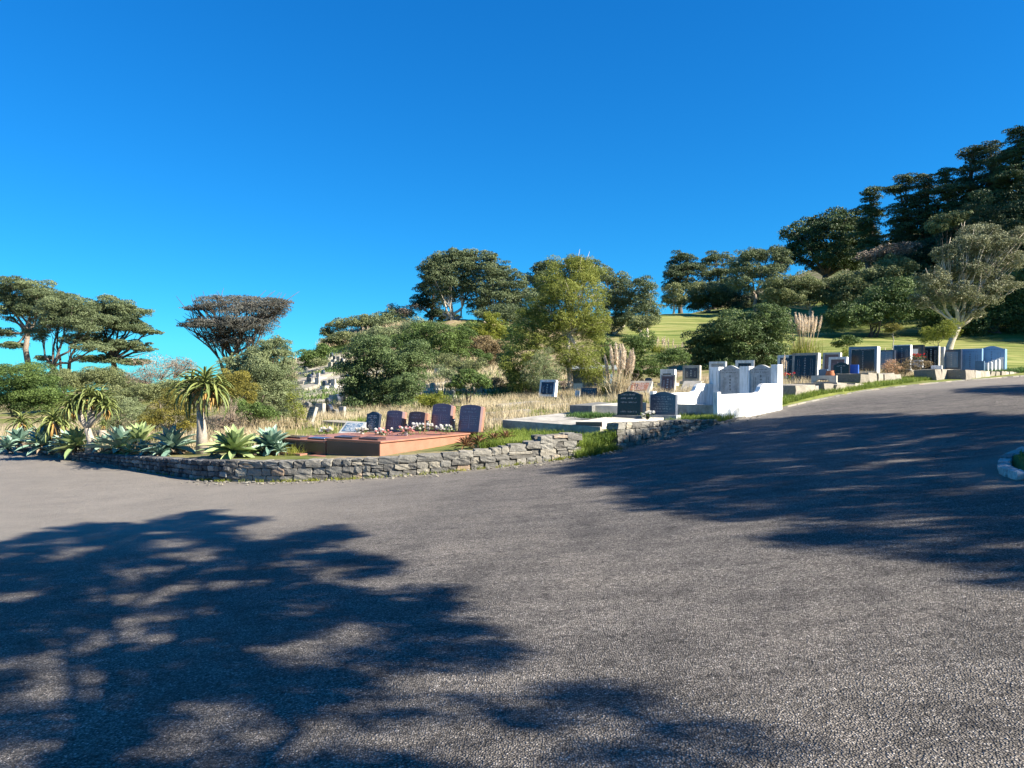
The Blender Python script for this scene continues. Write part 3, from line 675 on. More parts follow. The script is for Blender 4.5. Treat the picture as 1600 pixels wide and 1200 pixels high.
# ------------------------------------------------------------ walls and kerbs
def ew(i, j): return EDGE[i:j], WH[i:j]
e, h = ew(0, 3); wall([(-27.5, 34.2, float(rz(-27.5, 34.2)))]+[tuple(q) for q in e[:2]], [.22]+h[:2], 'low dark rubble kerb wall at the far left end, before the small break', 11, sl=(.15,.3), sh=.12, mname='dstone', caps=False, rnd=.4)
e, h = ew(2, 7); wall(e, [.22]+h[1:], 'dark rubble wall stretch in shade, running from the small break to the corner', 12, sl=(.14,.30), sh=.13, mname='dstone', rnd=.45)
e, h = ew(6, 13); wall([e[0]+np.array([.02, .03, 0])]+e[1:], h, 'sunlit dry stone wall stretch in front of the red granite graves', 13, sl=(.20,.48), sh=.21)
a, c = EDGE[12], EDGE[13]; wall([a+(a-c)*.6, c], [.62, .58], 'thick square stone pier ending the sunlit wall, topped with flat stones', 14, thick=.55, sl=(.22,.40), sh=.17, rnd=.15)
e, h = ew(15, 19); wall([e[0]]+e[1:], [.70, .56, .42, .16], 'lower stone wall half in shade below the black headstone', 15, sl=(.22,.45), sh=.19)
rg = np.random.default_rng(5); root = empty('boulder', hit and W(948, 702, 20.6), 'big dark leaning boulder at the open end of the lower wall', 'boulder')
mb = MB(); put_rock(mb, (0,0,.2), np.eye(3), (.26,.24,.26), rg, .35, .1, .2); mb.build('rock', M['dstone'], root, smooth=False)
# brown edging kerb up the hill
def kerbstrip(pts, label, seed, mname, wd=.16, ht=.12, sl=(.5,.9), name='kerb', group=None):
    rg = np.random.default_rng(seed); pts = np.array(pts, float); seg = np.hypot(*np.diff(pts[:,:2], axis=0).T); cum = np.r_[0, np.cumsum(seg)]; s = 0; mb = MB(); b = pts[0].copy()
    while s < cum[-1]:
        lw = rg.uniform(*sl); A = np.array([np.interp(s, cum, pts[:,i]) for i in range(3)]); B = np.array([np.interp(min(s+lw, cum[-1]), cum, pts[:,i]) for i in range(3)])
        d = B-A; L = np.linalg.norm(d)
        if L < .1: break
        d = d/L; n_ = unit(np.array([-d[1], d[0], 0.])); up = np.cross(d, n_); put_rock(mb, (A+B)/2+n_*wd*.4+up*(ht*.3)-b, (d, n_, up), (L/2-.004, wd/2, ht/2+.02), rg, .1 if mname == 'stone' else .4, .03 if mname == 'stone' else .09); s += lw
    o = mb.build(name, M[mname], None); o.location = tuple(b); tag(o, label, 'kerb', group); return o
kerbstrip([e for e in EDGE[18:]]+[np.array([42, 50, float(rz(42, 50))])], 'worn brown kerb edging the grass strip up the hill road', 3, 'stone', .3, .05)
kr = [(x, y, float(rz(x, y))) for x, y in [(12, 13.1), (9.9, 12.1), (8.42,11.65), (7.22,10.65), (6.62,9.8), (6.36,9.13), (6.82,8.15), (8.25,6.6), (10, 3.5)]]
kerbstrip(kr[::-1], 'chipped white painted stones edging the green traffic island at the right edge', 4, 'kerb', .15, .08, (.22,.5))

# ------------------------------------------------------------ red granite graves
def P3(u, vv, z, o=(-3.46, 19.3)): return np.array([o[0]-.837*u+.547*vv, o[1]+.547*u+.837*vv, z])
LA = 4.35
ra = empty('grave_plinth', P3(0, 0, -.5), 'higher red granite plinth carrying the two rightmost plum headstones', 'grave', 'red granite family graves')
def rel(mb, root): 
    for v in mb.v: v -= np.array(root.location)
    return mb
mb = MB(); mb.hexa([P3(0,0,-.55),P3(2,0,-.55),P3(2,LA,-.55),P3(0,LA,-.55)][::-1], [P3(0,0,.06),P3(2,0,.06),P3(2,LA,.06),P3(0,LA,.06)][::-1]); rel(mb, ra).build('plinth', M['redg'], ra, bevel=.01)
mb = MB(); mb.hexa([P3(.02,-.012,-.33),P3(1.985,-.012,-.33),P3(1.985,-.001,-.33),P3(.02,-.001,-.33)][::-1], [P3(.02,-.012,.02),P3(1.985,-.012,.02),P3(1.985,-.001,.02),P3(.02,-.001,.02)][::-1]); rel(mb, ra).build('dark_foot_panel', M['darkred'], ra)  # polished end panel, its colour darkened for the plinth's shaded side
mb = MB(); mb.hexa([P3(-.05,-.03,.055),P3(2.02,-.03,.055),P3(2.02,LA+.04,.055),P3(-.05,LA+.04,.055)][::-1], [P3(-.05,-.03,.10),P3(2.02,-.03,.10),P3(2.02,LA+.04,.10),P3(-.05,LA+.04,.10)][::-1]); rel(mb, ra).build('cover_slab', M['redg'], ra, bevel=.008)
for u0 in (.18, 1.12):
    mb = MB(); mb.hexa([P3(u0,.10,.098),P3(u0+.7,.10,.098),P3(u0+.7,.42,.098),P3(u0,.42,.098)][::-1], [P3(u0,.10,.15),P3(u0+.7,.10,.15),P3(u0+.7,.42,.17),P3(u0,.42,.17)][::-1]); rel(mb, ra).build('foot_block', M['darkred'], ra, bevel=.006)
rb = empty('grave_plinth', P3(2.03, 0, -.5), 'lower red granite plinth with stepped foot, left of the higher one', 'grave', 'red granite family graves')
mb = MB(); mb.hexa([P3(2.03,.0,-.6),P3(4.1,.0,-.6),P3(4.1,LA,-.6),P3(2.03,LA,-.6)][::-1], [P3(2.03,0,-.02),P3(4.1,0,-.02),P3(4.1,LA,-.02),P3(2.03,LA,-.02)][::-1]); rel(mb, rb).build('plinth', M['redg'], rb, bevel=.01)
mb = MB(); mb.hexa([P3(2.035,-.012,-.4),P3(4.08,-.012,-.4),P3(4.08,-.001,-.4),P3(2.035,-.001,-.4)][::-1], [P3(2.035,-.012,-.04),P3(4.08,-.012,-.04),P3(4.08,-.001,-.04),P3(2.035,-.001,-.04)][::-1]); rel(mb, rb).build('dark_foot_panel', M['darkred'], rb)  # lower plinth's end panel, likewise coloured dark for its shaded side
mb = MB(); mb.hexa([P3(2.025,-.03,-.025),P3(4.13,-.03,-.025),P3(4.13,LA,-.025),P3(2.025,LA,-.025)][::-1], [P3(2.025,-.03,.02),P3(4.13,-.03,.02),P3(4.13,LA,.02),P3(2.025,LA,.02)][::-1]); rel(mb, rb).build('cover_slab', M['redg'], rb, bevel=.008)
for u0 in (2.2, 3.2):
    mb = MB(); mb.hexa([P3(u0,.10,.018),P3(u0+.7,.10,.018),P3(u0+.7,.42,.018),P3(u0,.42,.018)][::-1], [P3(u0,.10,.07),P3(u0+.7,.10,.07),P3(u0+.7,.42,.09),P3(u0,.42,.09)][::-1]); rel(mb, rb).build('foot_block', M['darkred'], rb, bevel=.006)
for (u0, u1, zt, rt) in ((.3, 2.3, -.36, ra), (2.6, 4.3, -.34, rb)):
    mb = MB(); mb.hexa([P3(u0,-.42,-.6),P3(u1,-.42,-.6),P3(u1,-.015,-.6),P3(u0,-.015,-.6)][::-1], [P3(u0,-.42,zt),P3(u1,-.42,zt),P3(u1,-.015,zt),P3(u0,-.015,zt)][::-1]); rel(mb, rt).build('step', M['redg'], rt, bevel=.008)
kw = dict(group='plum and brown headstones in a row', text='tables', tcol='greypaint', t=.13, rot=R(-33), style='arch')
RG = 'row of headstones on the red granite'
def onpl(px, Yy, z): return 600+(1.6-z)/Yy*F
def rhead(label, px, Yy, z, w, h, m, **k):
    r = headstone(label, px, onpl(px, Yy, z), Yy, w, h, m=m, lean=11, **{**kw, **k})
    # red granite backing block leaning with the stone
    mb = MB(); mb.prism(tablet(w, h, 'arch'), .066, .17); o = mb.build('backing', M['redg'], r, bevel=.006); o.rotation_euler = (R(-11), 0, 0)
    mb = MB(); mb.box(-w/2-.04, w/2+.04, -.16, .22, -.01, .035); mb.build('base', M['darkred'], r, bevel=.006); return r
rhead('tall plum headstone with rounded top, nearest to the black-kerbed slab', 733, 22.8, .10, .80, .86, 'purpleg')
rhead('tall plum headstone with white flowers at its foot, second from the right of its row', 688, 23.5, .10, .76, .88, 'purpleg')
rhead('shorter brown headstone half hidden by white flowers between plum headstones', 650, 23.6, .02, .68, .70, 'browng')
rhead('small plum headstone at the left of the red row, pink flowers below', 615, 24.1, .02, .68, .72, 'purpleg')
for i, (px, Yy, z, hh) in enumerate(((636, 23.6, .02, .30), (668, 23.3, .05, .40), (709, 22.9, .10, .42))):
    lab = ('black vase left of the brown headstone', 'tall black vase right of the brown headstone', 'tall black vase between the two tallest plum headstones')[i]
    mb = MB(); mb.tube([(0,0,0),(0,0,hh*.1),(0,0,hh*.3),(0,0,hh*.75),(0,0,hh)], [.075,.08,.06,.045,.055], 12); o = mb.build('flower_vase', M['blackg'], None, smooth=True); o.location = tuple(W(px, onpl(px, Yy, z), Yy)); tag(o, lab, 'vase', 'black vases on the red granite')
headstone('small dark blue headstone with arched top, left of the plum headstones', 582, 677, 24.2, .58, .66, 'ogee', 'navyg', lean=9, text='lines', edge=1, base=(.7,.3,.06,'concrete'))
headstone('grey ledger stone tilted far back behind white flowers, left of the blue headstone', 545, 681, 24.0, .78, .62, 'flat', 'greyg', t=.1, lean=55, rot=R(-20), panel=('teal', .09), text='lines', base=(.9,.6,.05,'pconc'))
headstone('blue headstone in dry grass leaning against a pale concrete backing, far left', 482, 667, 28.0, .50, .74, 'flat', 'concrete', t=.12, lean=18, rot=R(-48), panel=('teal', .04), text='lines', base=(.8,.6,.05,'pconc'))
flowers('pink and white flowers before the leftmost plum headstone', 598, 0, 21.6, .20, ['pinkfl', 'whitefl'], 1, 'whitepaint', z=.02)
flowers('pale pink flowers before the brown headstone', 634, 0, 21.4, .17, ['pinkfl', 'whitefl'], 2, 'whitepaint', z=.10)
flowers('large white flower bunch beside the pale pink one', 660, 0, 22.0, .24, ['whitefl'], 3, None, z=.10)
flowers('low white flowers at the foot of the second tallest plum headstone', 695, 0, 21.7, .20, ['whitefl'], 4, None, z=.10)
flowers('white flowers at the left end of the red granite', 510, 0, 22.6, .15, ['whitefl'], 5, None, z=.02)
flowers('white flowers between the tilted ledger and the blue headstone', 566, 0, 23.2, .13, ['whitefl'], 6, 'whitepaint', z=.02)

# ------------------------------------------------------------ grey slab with black and blue headstones
A = W(938, 667, 21); B = W(785, 656, 23.4); Cc = W(905, 642, 28); D = W(1050, 652, 25.2)
s = empty('grave_slab', (A+B)/2-[0, 0, .3], 'broad grey concrete slab with a dark shaded end, above the grassy gap', 'grave')
def hx(name, pts, th, m, root, bevel=.01): 
    mb = MB(); pts = [np.asarray(p, float) for p in pts]; b = np.array(root.location); mb.hexa([p-[0,0,th]-b for p in pts], [p-b for p in pts]); return mb.build(name, M[m], root, bevel=bevel)
hx('slab', (B, A, D, Cc), .42, 'concrete', s)
d1 = [W(900, 661, 21.6)+[0,0,.04], A+[.06,.06,.14], W(1046, 652, 23.6), W(975, 647, 24.6)]
s2 = empty('grave_slab', A, 'raised beige slab under the black and blue headstones', 'grave'); hx('slab', d1, .22, 'pconc', s2)
mb = MB(); q0 = np.array(s2.location); e0 = np.asarray(d1[0]); e1 = np.asarray(d1[1]); off = unit(np.array([-.7, -.71, 0]))*.012
mb.hexa([e0+off-[0,0,.15]-q0, e1+off-[0,0,.15]-q0, e1-off*.2-[0,0,.15]-q0, e0-off*.2-[0,0,.15]-q0], [e0+off-[0,0,.01]-q0, e1+off-[0,0,.01]-q0, e1-off*.2-[0,0,.01]-q0, e0-off*.2-[0,0,.01]-q0]); mb.build('dark_foot_panel', M['browng'], s2)
headstone('glossy black headstone with curved top standing on the beige slab', 984, 651, 23.3, .80, .76, 'ogee', 'blackg', t=.16, lean=3, text='bands', base=(.95,.4,.05,'dconc'), tcol='greypaint')
headstone('blue-grey headstone with curved top and lettering in front of the white grave', 1037, 650.5, 23.6, .86, .74, 'ogee', 'blueg', t=.2, lean=3, text='lines', base=(1.0,.4,.05,'greyg'), tcol='greyg')
flowers('small white flowers in a jar between the black and blue headstones', 1012, 0, 22.7, .14, ['whitefl'], 8, 'blackg', z=float(W(1012, 654, 22.7)[2]))
s = empty('grave_slab', W(915, 645, 26.5), 'low concrete block coloured dark for headstone shadows, behind the grey slab', 'grave')
hx('slab', (W(890, 633, 26.5), W(925, 634, 25.6), W(966, 630, 28), W(935, 628, 29.5)), .34, 'dconc', s); hx('kerb', (W(925, 633, 25.9), W(965, 634, 25.6), W(1010, 629, 28), W(966, 629, 28.2)), .4, 'pconc', s)  # dark concrete stands in for headstone shadows on the pale block

# ------------------------------------------------------------ white family grave
z0 = .578; wg = empty('white_grave', (6.98, 25, z0), 'bright white walled family grave with two grey headstones in its back wall', 'grave', rzr=math.atan2(.6, .8))
def wing(y0, y1):
    pr = [(-.0, -.3), (3.5, -.3), (3.5, 1.04), (2.75, 1.04), (2.62, 1.02), (2.48, .93), (2.40, .80), (2.32, .73), (2.2, .70), (.19, .66), (.19, .75), (0, .75)]
    mb = MB(); n_ = len(pr); mb.add([(x, y0, z) for x, z in pr]+[(x, y1, z) for x, z in pr], [tuple(range(n_)), tuple(range(2*n_-1, n_-1, -1))]+[(i, i+n_, (i+1) % n_+n_, (i+1) % n_) for i in range(n_)]); mb.build('side_wall', M['white'], wg, bevel=.01)
wing(0, .19); wing(2.9, 3.08)
mb = MB(); mb.box(.02, .16, .192, 2.898, -.3, .30); mb.build('foot_wall', M['concrete'], wg, bevel=.01)
mb = MB(); mb.box(.162, 3.498, .192, 2.898, -.3, .16); mb.build('grave_bed', M['pconc'], wg)
mb = MB(); mb.box(3.503, 3.80, .0, 3.08, -.3, .55); mb.build('back_wall', M['white'], wg, bevel=.01)
for (a0, a1, hh) in ((-.01, .28, 1.74), (1.22, 1.66, 1.70), (2.62, 3.09, 1.70)):
    mb = MB(); mb.box(3.49, 3.82, a0, a1, .551, hh); mb.build('pillar', M['white'], wg, bevel=.01)
for j, (a0, a1) in enumerate(((.285, 1.215), (1.665, 2.615))):
    ww = a1-a0; mb = MB(); mb.prism(tablet(ww, 1.20, 'ogee'), -.06, .06); o = mb.build('headstone', M['greyg'], wg, bevel=.006); o.location = (3.62, (a0+a1)/2, .551); o.rotation_euler = (0, 0, -math.pi/2)
    mb = MB(); rg = np.random.default_rng(j+3); letters(mb, -.3, .3, 1.0, .04, -.062, rg); letters(mb, -.4, .4, .9, .04, -.062, rg); hanzi(mb, 0, .1, .82, .10, -.062, rg)
    for xx in (-.32, -.24, .24, .32): hanzi(mb, xx, .12, .75, .04, -.062, rg)
    o2 = mb.build('inscription', M['blackpaint'], o)

# ------------------------------------------------------------ other headstones, sizes read off the photograph
def hs(label, x0, x1, y0, y1, Yh, lean=5, **k):
    if x0 > 1214:
        k.setdefault('rot', R(-46))
        if k.get('m') in ('blackg', 'navyg', 'browng') and not k.get('panel') and k.get('t', 0) >= .2: k['panel'] = (k['m'], .05 if not k.get('frame') else k['frame'][1]+.02); k['m'] = 'pconc' if x0 % 2 else 'white'
    Y = hit((x0+x1)/2, y1, Yh, .25) if not k.pop('fix', False) else Yh
    al = math.atan((x0+x1-1600)/2/F); rot = k.get('rot', ROT); nx, ny = math.sin(rot), -math.cos(rot)
    cf = max(.35, abs(nx*math.sin(al)+ny*math.cos(al))); k.setdefault('base', ((x1-x0)/F*Y/cf+.25, .5, .06, 'concrete')); bh = k['base'][2] if k['base'] else 0
    return headstone(label, (x0+x1)/2, y1, Y, (x1-x0)/F*Y/cf, (y1-y0)/F*Y/math.cos(R(lean))-bh, lean=lean, **k)
GR = 'large framed headstones up the hill road'
hs('white headstone with black plaque in dry grass left of the pale tree trunk', 843, 868, 594, 622, 31, 12, style='flat', m='white', panel=('navyg', .12), text='columns', t=.25)
hs('black plaque on white block, behind the leaning brown slab', 1033, 1055, 577, 600, 33, 2, style='flat', m='white', panel=('blackg', (-.25, .22, .35, .52)), text=None, t=.3)
hs('brown leaning slab in a grey concrete frame left of the white grave', 1032, 1054, 586, 616, 30, 12, style='flat', m='concrete', panel=('browng', .07), text='columns', t=.2)
hs('concrete desk-like headstone with reddish sloping plaque behind the glossy black one', 980, 1014, 598, 618, 29, 42, style='flat', m='concrete', panel=('redg', .14), text='lines', t=.25)
hs('grey headstone with dark centre panel, in front of the big dark bush', 1068, 1094, 571, 597, 33, 2, style='flat', m='concrete', panel=('navyg', .14), text='columns', t=.3)
hs('plain grey ledger slab sloping back beside the white wall', 1063, 1090, 597, 614, 30, 50, style='flat', m='concrete', text=None, t=.12)
hs('narrow white framed headstone showing just above the left of the white grave', 1109, 1134, 565, 600, 33, 3, style='flat', m='greyg', frame=('white', .12), text=None, t=.2)
hs('white framed headstone with black plaque showing above the middle of the white grave', 1150, 1178, 563, 600, 33, 3, style='flat', m='blackg', frame=('white', .16), text=None, t=.2)
hs('white framed headstone with narrow dark panel, just right of the white grave', 1216, 1238, 555, 592, 36, 5, style='flat', m='navyg', frame=('white', .14), text='columns', t=.2, group=GR)
hs('large black framed headstone with white right edge, right of the white grave', 1240, 1277, 552, 600, 34, 6, style='flat', m='blackg', frame=('concrete', .10), text='columns', tcol='greypaint', t=.3, group=GR)
hs('small black headstone against the left side of the large black framed one', 1232, 1244, 555, 596, 35, 5, style='flat', m='blackg', text='column', tcol='greypaint')
hs('dark framed headstone, rearmost of the three behind the small black arched stone', 1287, 1312, 551, 588, 38, 6, style='flat', m='browng', frame=('greyg', .10), text='columns', tcol='greypaint', t=.2, group=GR)
hs('brown headstone in a white frame right behind the small black arched stone', 1296, 1322, 558, 594, 36, 6, style='flat', m='browng', frame=('white', .12), text='columns', tcol='greypaint', t=.2, group=GR)
hs('small black headstone with arched top and white characters at the front', 1304, 1326, 566, 600, 34, 2, style='ogee', m='blackg', text='column', t=.14, base=(.9,.5,.08,'concrete'))
hs('broad black headstone in a blue-grey frame with a white right side', 1330, 1370, 542, 586, 39, 3, style='flat', m='blackg', frame=('teal', .14), text='column', tcol='greypaint', t=.45, group=GR)
hs('blue-grey headstone left of the two dark ones', 1375, 1397, 547, 580, 41, 3, style='flat', m='navyg', panel=('teal', .1), text='columns', tcol='greypaint', t=.3, group=GR)
hs('black headstone behind the dry bush', 1398, 1422, 539, 580, 42, 3, style='flat', m='navyg', text='columns', tcol='greypaint', t=.3, group=GR)
hs('black headstone with a small white portrait above red flowers', 1423, 1442, 539, 580, 42, 3, style='flat', m='blackg', text=None, t=.3, group=GR, panel=('whitepaint', (-.28, .10, 1.0, 1.32)))
hs('dark headstone with white vertical characters above the white box', 1445, 1466, 541, 580, 43, 3, style='flat', m='blackg', text='columns', t=.3, group=GR)
hs('slim pale headstone with dark characters right of the striped dark one', 1466.5, 1475, 542, 579, 43.5, 3, style='flat', m='greyg', text='column', tcol='blackpaint', t=.3, group=GR)
hs('navy headstone with a blue portrait panel', 1475, 1500, 546, 580, 43, 3, style='flat', m='navyg', panel=('teal', .16), text='columns', tcol='greypaint', t=.3, group=GR)
M['rconc'] = stonewall('rough_old_concrete', [(0, (.24,.215,.175)), (.5, (.31,.28,.23)), (1, (.38,.345,.29))])
M['bluest'] = granite('pale_blue_grey_stone', (.17,.30,.46), (.24,.38,.54), .4, .4)
hs('pale blue-grey headstone with dark lettering, left one of the wide pair', 1500.5, 1532, 545, 580, 43.5, 3, style='flat', m='bluest', text='columns', tcol='blackpaint', t=.3, group=GR)
hs('pale blue-grey headstone with curved top, right one of the wide pair', 1533, 1568, 541, 580, 44, 3, style='ogee', m='bluest', text='columns', tcol='blackpaint', t=.5, group=GR)
hs('small bright blue headstone in front of the wide pale pair', 1525, 1537, 564, 584, 42, 3, style='flat', m='teal', text=None, t=.2)
for i, px in enumerate((1541, 1547, 1553, 1559, 1565)):
    hs(('short white memorial post beside the blue headstone', 'second short white memorial post from the blue headstone', 'middle one of the five white memorial posts', 'taller white memorial post, fourth in its row', 'tallest white memorial post at the right end')[i], px-2.5, px+2.8, 567-i*2.2, 583-i*.5, 42.5+.3*i, 1, style='round' if i % 2 else 'flat', m='white', text=None, t=.2, base=(.35,.35,.05,'pconc'), cat='memorial', group='white memorial posts')
hs('small dark headstone with pale cap in the dry grass, beyond the leaning slabs', 1008, 1018, 590, 606, 34, 4, style='shoulder', m='navyg', text=None)
hs('low dark headstone in dry grass right of the pale tree trunk', 908, 932, 606, 622, 34, 6, style='flat', m='navyg', text='columns', tcol='greypaint')
hs('tall blue-grey headstone in tree shade, left of a matching one', 917, 927, 585, 612, 38, 3, style='flat', m='teal', text=None)
hs('tall blue-grey headstone in tree shade beside the pampas grass', 932, 945, 584, 612, 38, 3, style='flat', m='teal', text='columns')
hs('small pale headstone between the trunk and the low dark headstone', 899, 906, 610, 624, 33, 3, style='flat', m='white', text=None)
hs('low grey rounded headstone left of the sloping desk stone', 965, 980, 605, 620, 30, 5, style='round', m='greyg', text=None)
# boxes, pots and plinths among the upper graves
def bx(name, label, cat, x0, x1, y0, y1, Y, dep, m, rot=ROT, group=None, bevel=.01, extra=None):
    if name == 'grave_kerb': rot = R(40); dep *= .6
    b = W((x0+x1)/2, y1, Y); al = math.atan((x0+x1-1600)/2/F); cf = abs(math.sin(rot)*math.sin(al)-math.cos(rot)*math.cos(al)); w_ = (x1-x0)/F*Y/cf; h_ = (y1-y0)/F*Y
    mb = MB()
    if name == 'grave_kerb':
        rg = np.random.default_rng(int(x0)); k = max(1, int(w_/.8)); xs = np.linspace(-w_/2, w_/2, k+1)
        for i in range(k): put_rock(mb, ((xs[i]+xs[i+1])/2, 0, (h_-.3)/2+rg.normal()*.015), np.eye(3), ((xs[i+1]-xs[i])/2-.006, dep/2, (h_+.3)/2), rg, .05, .018)
        bevel = 0
    else: mb.box(-w_/2, w_/2, -dep/2, dep/2, -.15, h_)
    o = mb.build(name, M[m], None, bevel=bevel); o.location = tuple(b); o.rotation_euler = (0, 0, rot); return tag(o, label, cat, group)
bx('grave_kerb', 'long rough concrete grave kerb right of the white grave', 'grave kerb', 1224, 1268, 602, 613, 31.5, 2.0, 'rconc')
bx('grave_kerb', 'chipped end block of the concrete kerb right of the white grave', 'grave kerb', 1266, 1294, 600, 611, 32.5, 2.2, 'rconc')
bx('grave_kerb', 'concrete plinth under the small black arched headstone', 'grave kerb', 1292, 1330, 599, 608, 34, 1.8, 'rconc')
bx('grave_kerb', 'concrete plinth under the broad blue-framed headstone', 'grave kerb', 1328, 1384, 585, 598, 37.5, 2.2, 'rconc')
bx('grave_kerb', 'low concrete base in shade below the white box', 'grave kerb', 1450, 1500, 578, 587, 41, 1.8, 'rconc')
bx('grave_kerb', 'low concrete base under the pale blue headstone pair', 'grave kerb', 1500, 1572, 580, 587, 42.5, 1.8, 'rconc')
bx('stone_box', 'white stone box with dark marks in front of the striped dark headstone', 'flower box', 1456, 1471, 571, 579, 41.5, .4, 'white')
bx('stone_box', 'white stone box below the red flowers', 'flower box', 1425, 1441, 563, 570, 41, .4, 'white')
flowers('red flowers below the white portrait', 1436, 563, 41, .28, ['redfl'], 21)
flowers('orange and pink flowers beside the large black framed headstone', 1231, 593, 33.5, .22, ['pinkfl', 'redfl'], 22)
mb = MB(); mb.tube([(0,0,0),(0,0,.05),(0,0,.2),(0,0,.34),(0,0,.38)], [.10,.15,.21,.16,.18], 14); o = mb.build('plant_pot', M['terracotta'], None, smooth=True); o.location = tuple(W(1297, 592, 34.5)); tag(o, 'round terracotta pot beside the small black arched headstone', 'pot')
o = bx('plastic_tub', 'bright blue plastic tub at the foot of the broad blue-framed headstone', 'tub', 1329, 1341, 570, 579, 38, .3, 'bluepl')
bx('stone_box', 'pale blue stone block between the framed headstones', 'flower box', 1280, 1293, 577, 589, 35, .3, 'teal')
# arched pale stone beside the pot
mb = MB(); pr = [(-.5,-.1),(-.35,-.1),(-.33,.12),(-.2,.24),(0,.28),(.2,.24),(.33,.12),(.35,-.1),(.6,-.1),(.6,.42),(-.5,.42)]; mb.prism(pr, -.12, .12); o = mb.build('grave_arch', M['pconc'], None); o.location = tuple(W(1286, 601, 34.2)); o.rotation_euler = (0,0,ROT); tag(o, 'small pale concrete arch low beside the terracotta pot', 'grave ornament')
# little shelter in the tree shade
sh_ = empty('shelter', W(928, 612, 42), 'small shed with pale sloping roof half hidden by the yellow-green tree', 'shed', rzr=R(-12)); sh_.location.z = gz1(sh_.location.x, sh_.location.y)-.1
mb = MB(); mb.box(-1.4, .9, .2, 2.0, 0, 1.25); mb.build('wall', M['teal'], sh_)
mb = MB(); mb.hexa([(-1.6,0,1.26),(1.3,0,1.26),(1.3,2.2,1.5),(-1.6,2.2,1.5)], [(-1.6,0,1.34),(1.3,0,1.34),(1.3,2.2,1.60),(-1.6,2.2,1.60)]); mb.build('roof', M['glassy'], sh_)
mb = MB(); mb.box(-.5, .2, .17, .199, .05, 1.1); mb.build('door', M['navyg'], sh_)
# small gate-like posts on the lawn
for i, px in enumerate((1383, 1394)):
    mb = MB(); mb.tube([(0,0,0),(0,0,.9)], [.035,.03], 6); o = mb.build('post', M['plume'], None); o.location = tuple(G(px, 50)); tag(o, ('thin pale stake on the lawn, left of its twin', 'thin pale stake on the lawn below the orange-leaved sapling')[i], 'stake', 'thin stakes on the lawn')

# ------------------------------------------------------------ hillside terraces with small headstones, far left
ter = [(476,612,530,596,50),(478,624,520,617,44),(474,600,524,585,58),(476,588,520,575,64),(500,654,565,645,36),(505,640,560,634,39),(512,563,560,552,76),(480,574,505,570,70),(690,622,740,618,42),(668,606,735,598,48),(780,640,850,634,33),(740,610,790,602,45)]
tl = ['lowest', 'second lowest', 'middle', 'upper', 'nearest', 'near shaded', 'topmost', 'short upper', 'lower central', 'central', 'grass-hidden', 'small central']
for i, (xa, ya, xb, yb, Y) in enumerate(ter):
    Y1 = hit(xa, ya, Y, .2); Y2 = hit(xb, yb, Y*1.04, .2); a = G(xa, Y1, .22); c = G(xb, Y2, .22); n_ = unit(np.array([-(c-a)[1], (c-a)[0], 0.])); n_ = n_ if n_[1] > 0 else -n_
    slab('terrace_wall', '%s pale concrete terrace kerb on the %s' % (tl[i], 'left hillside' if xa < 600 else 'slope behind the red graves'), 'terrace', a, c, c+n_*1.1, a+n_*1.1, .6, 'rconc', group='pale concrete terraces on the hillside')
def proto(kind):
    r = bpy.data.objects.new('hillside_headstone', None); mb = MB(); w_, h_ = ((.5,.55),(.6,.45),(.5,.6))[kind]
    mb.prism(tablet(w_, h_, ('round','ogee','flat')[kind]), -.08, .08); a = mb.build('tablet', M[('navyg','dconc','concrete')[kind]], r)
    mb = MB(); mb.box(-w_*.7, w_*.7, -.2, .9, -.2, .12); c = mb.build('kerb', M['pconc'], r); C.objects.link(r); return r, [a, c]
pr = [proto(i) for i in range(3)]; used = [0, 0, 0]
rows = [('top row', 72, [(508,560),(513,562),(518,561),(523,565),(529,567),(534,569)]), ('second row', 62, [(516,577),(524,578),(478,582)]), ('third row', 56, [(489,590),(497,593),(505,589),(484,598)]),
        ('fourth row', 50, [(496,604),(507,607),(516,603),(521,606),(484,601)]), ('shaded row', 43, [(512,636),(519,634),(526,636),(537,634),(548,636)]), ('lowest row', 37, [(501,655),(514,654),(523,657),(535,656),(481,645)]),
        ('upper central row', 46, [(683,588),(691,586),(701,590),(708,602)]), ('row by the umbrella tree', 41, [(706,622),(750,620),(760,614),(744,606),(676,612)])]
on = ['first', 'second', 'third', 'fourth', 'fifth', 'sixth']
for rn, Yr, ps in rows:
    ps = sorted(ps)
    for i, (px, py) in enumerate(ps):
        kd = (i*7+len(rn)) % 3 if rn != 'shaded row' else (2 if i % 2 else 0); r, kids = pr[kd]
        if used[kd]: 
            r = r.copy(); C.objects.link(r)
            for k_ in kids: c = k_.copy(); c.parent = r; C.objects.link(c)
        used[kd] = 1; Y = hit(px, py, Yr, .25); r.location = tuple(G(px, Y, .1)); r.rotation_euler = (0, 0, R(-40+rng.uniform(-12, 12))); s_ = rng.uniform(.75, 1.1); r.scale = (s_,)*3
        tag(r, '%s %s in the %s of the %s' % (on[i]+' from left,', ('dark rounded headstone', 'dark grey headstone', 'pale headstone')[kd], rn, 'left hillside' if Yr != 41 and Yr != 46 else 'slope'), 'headstone', 'small headstones on the hillside')

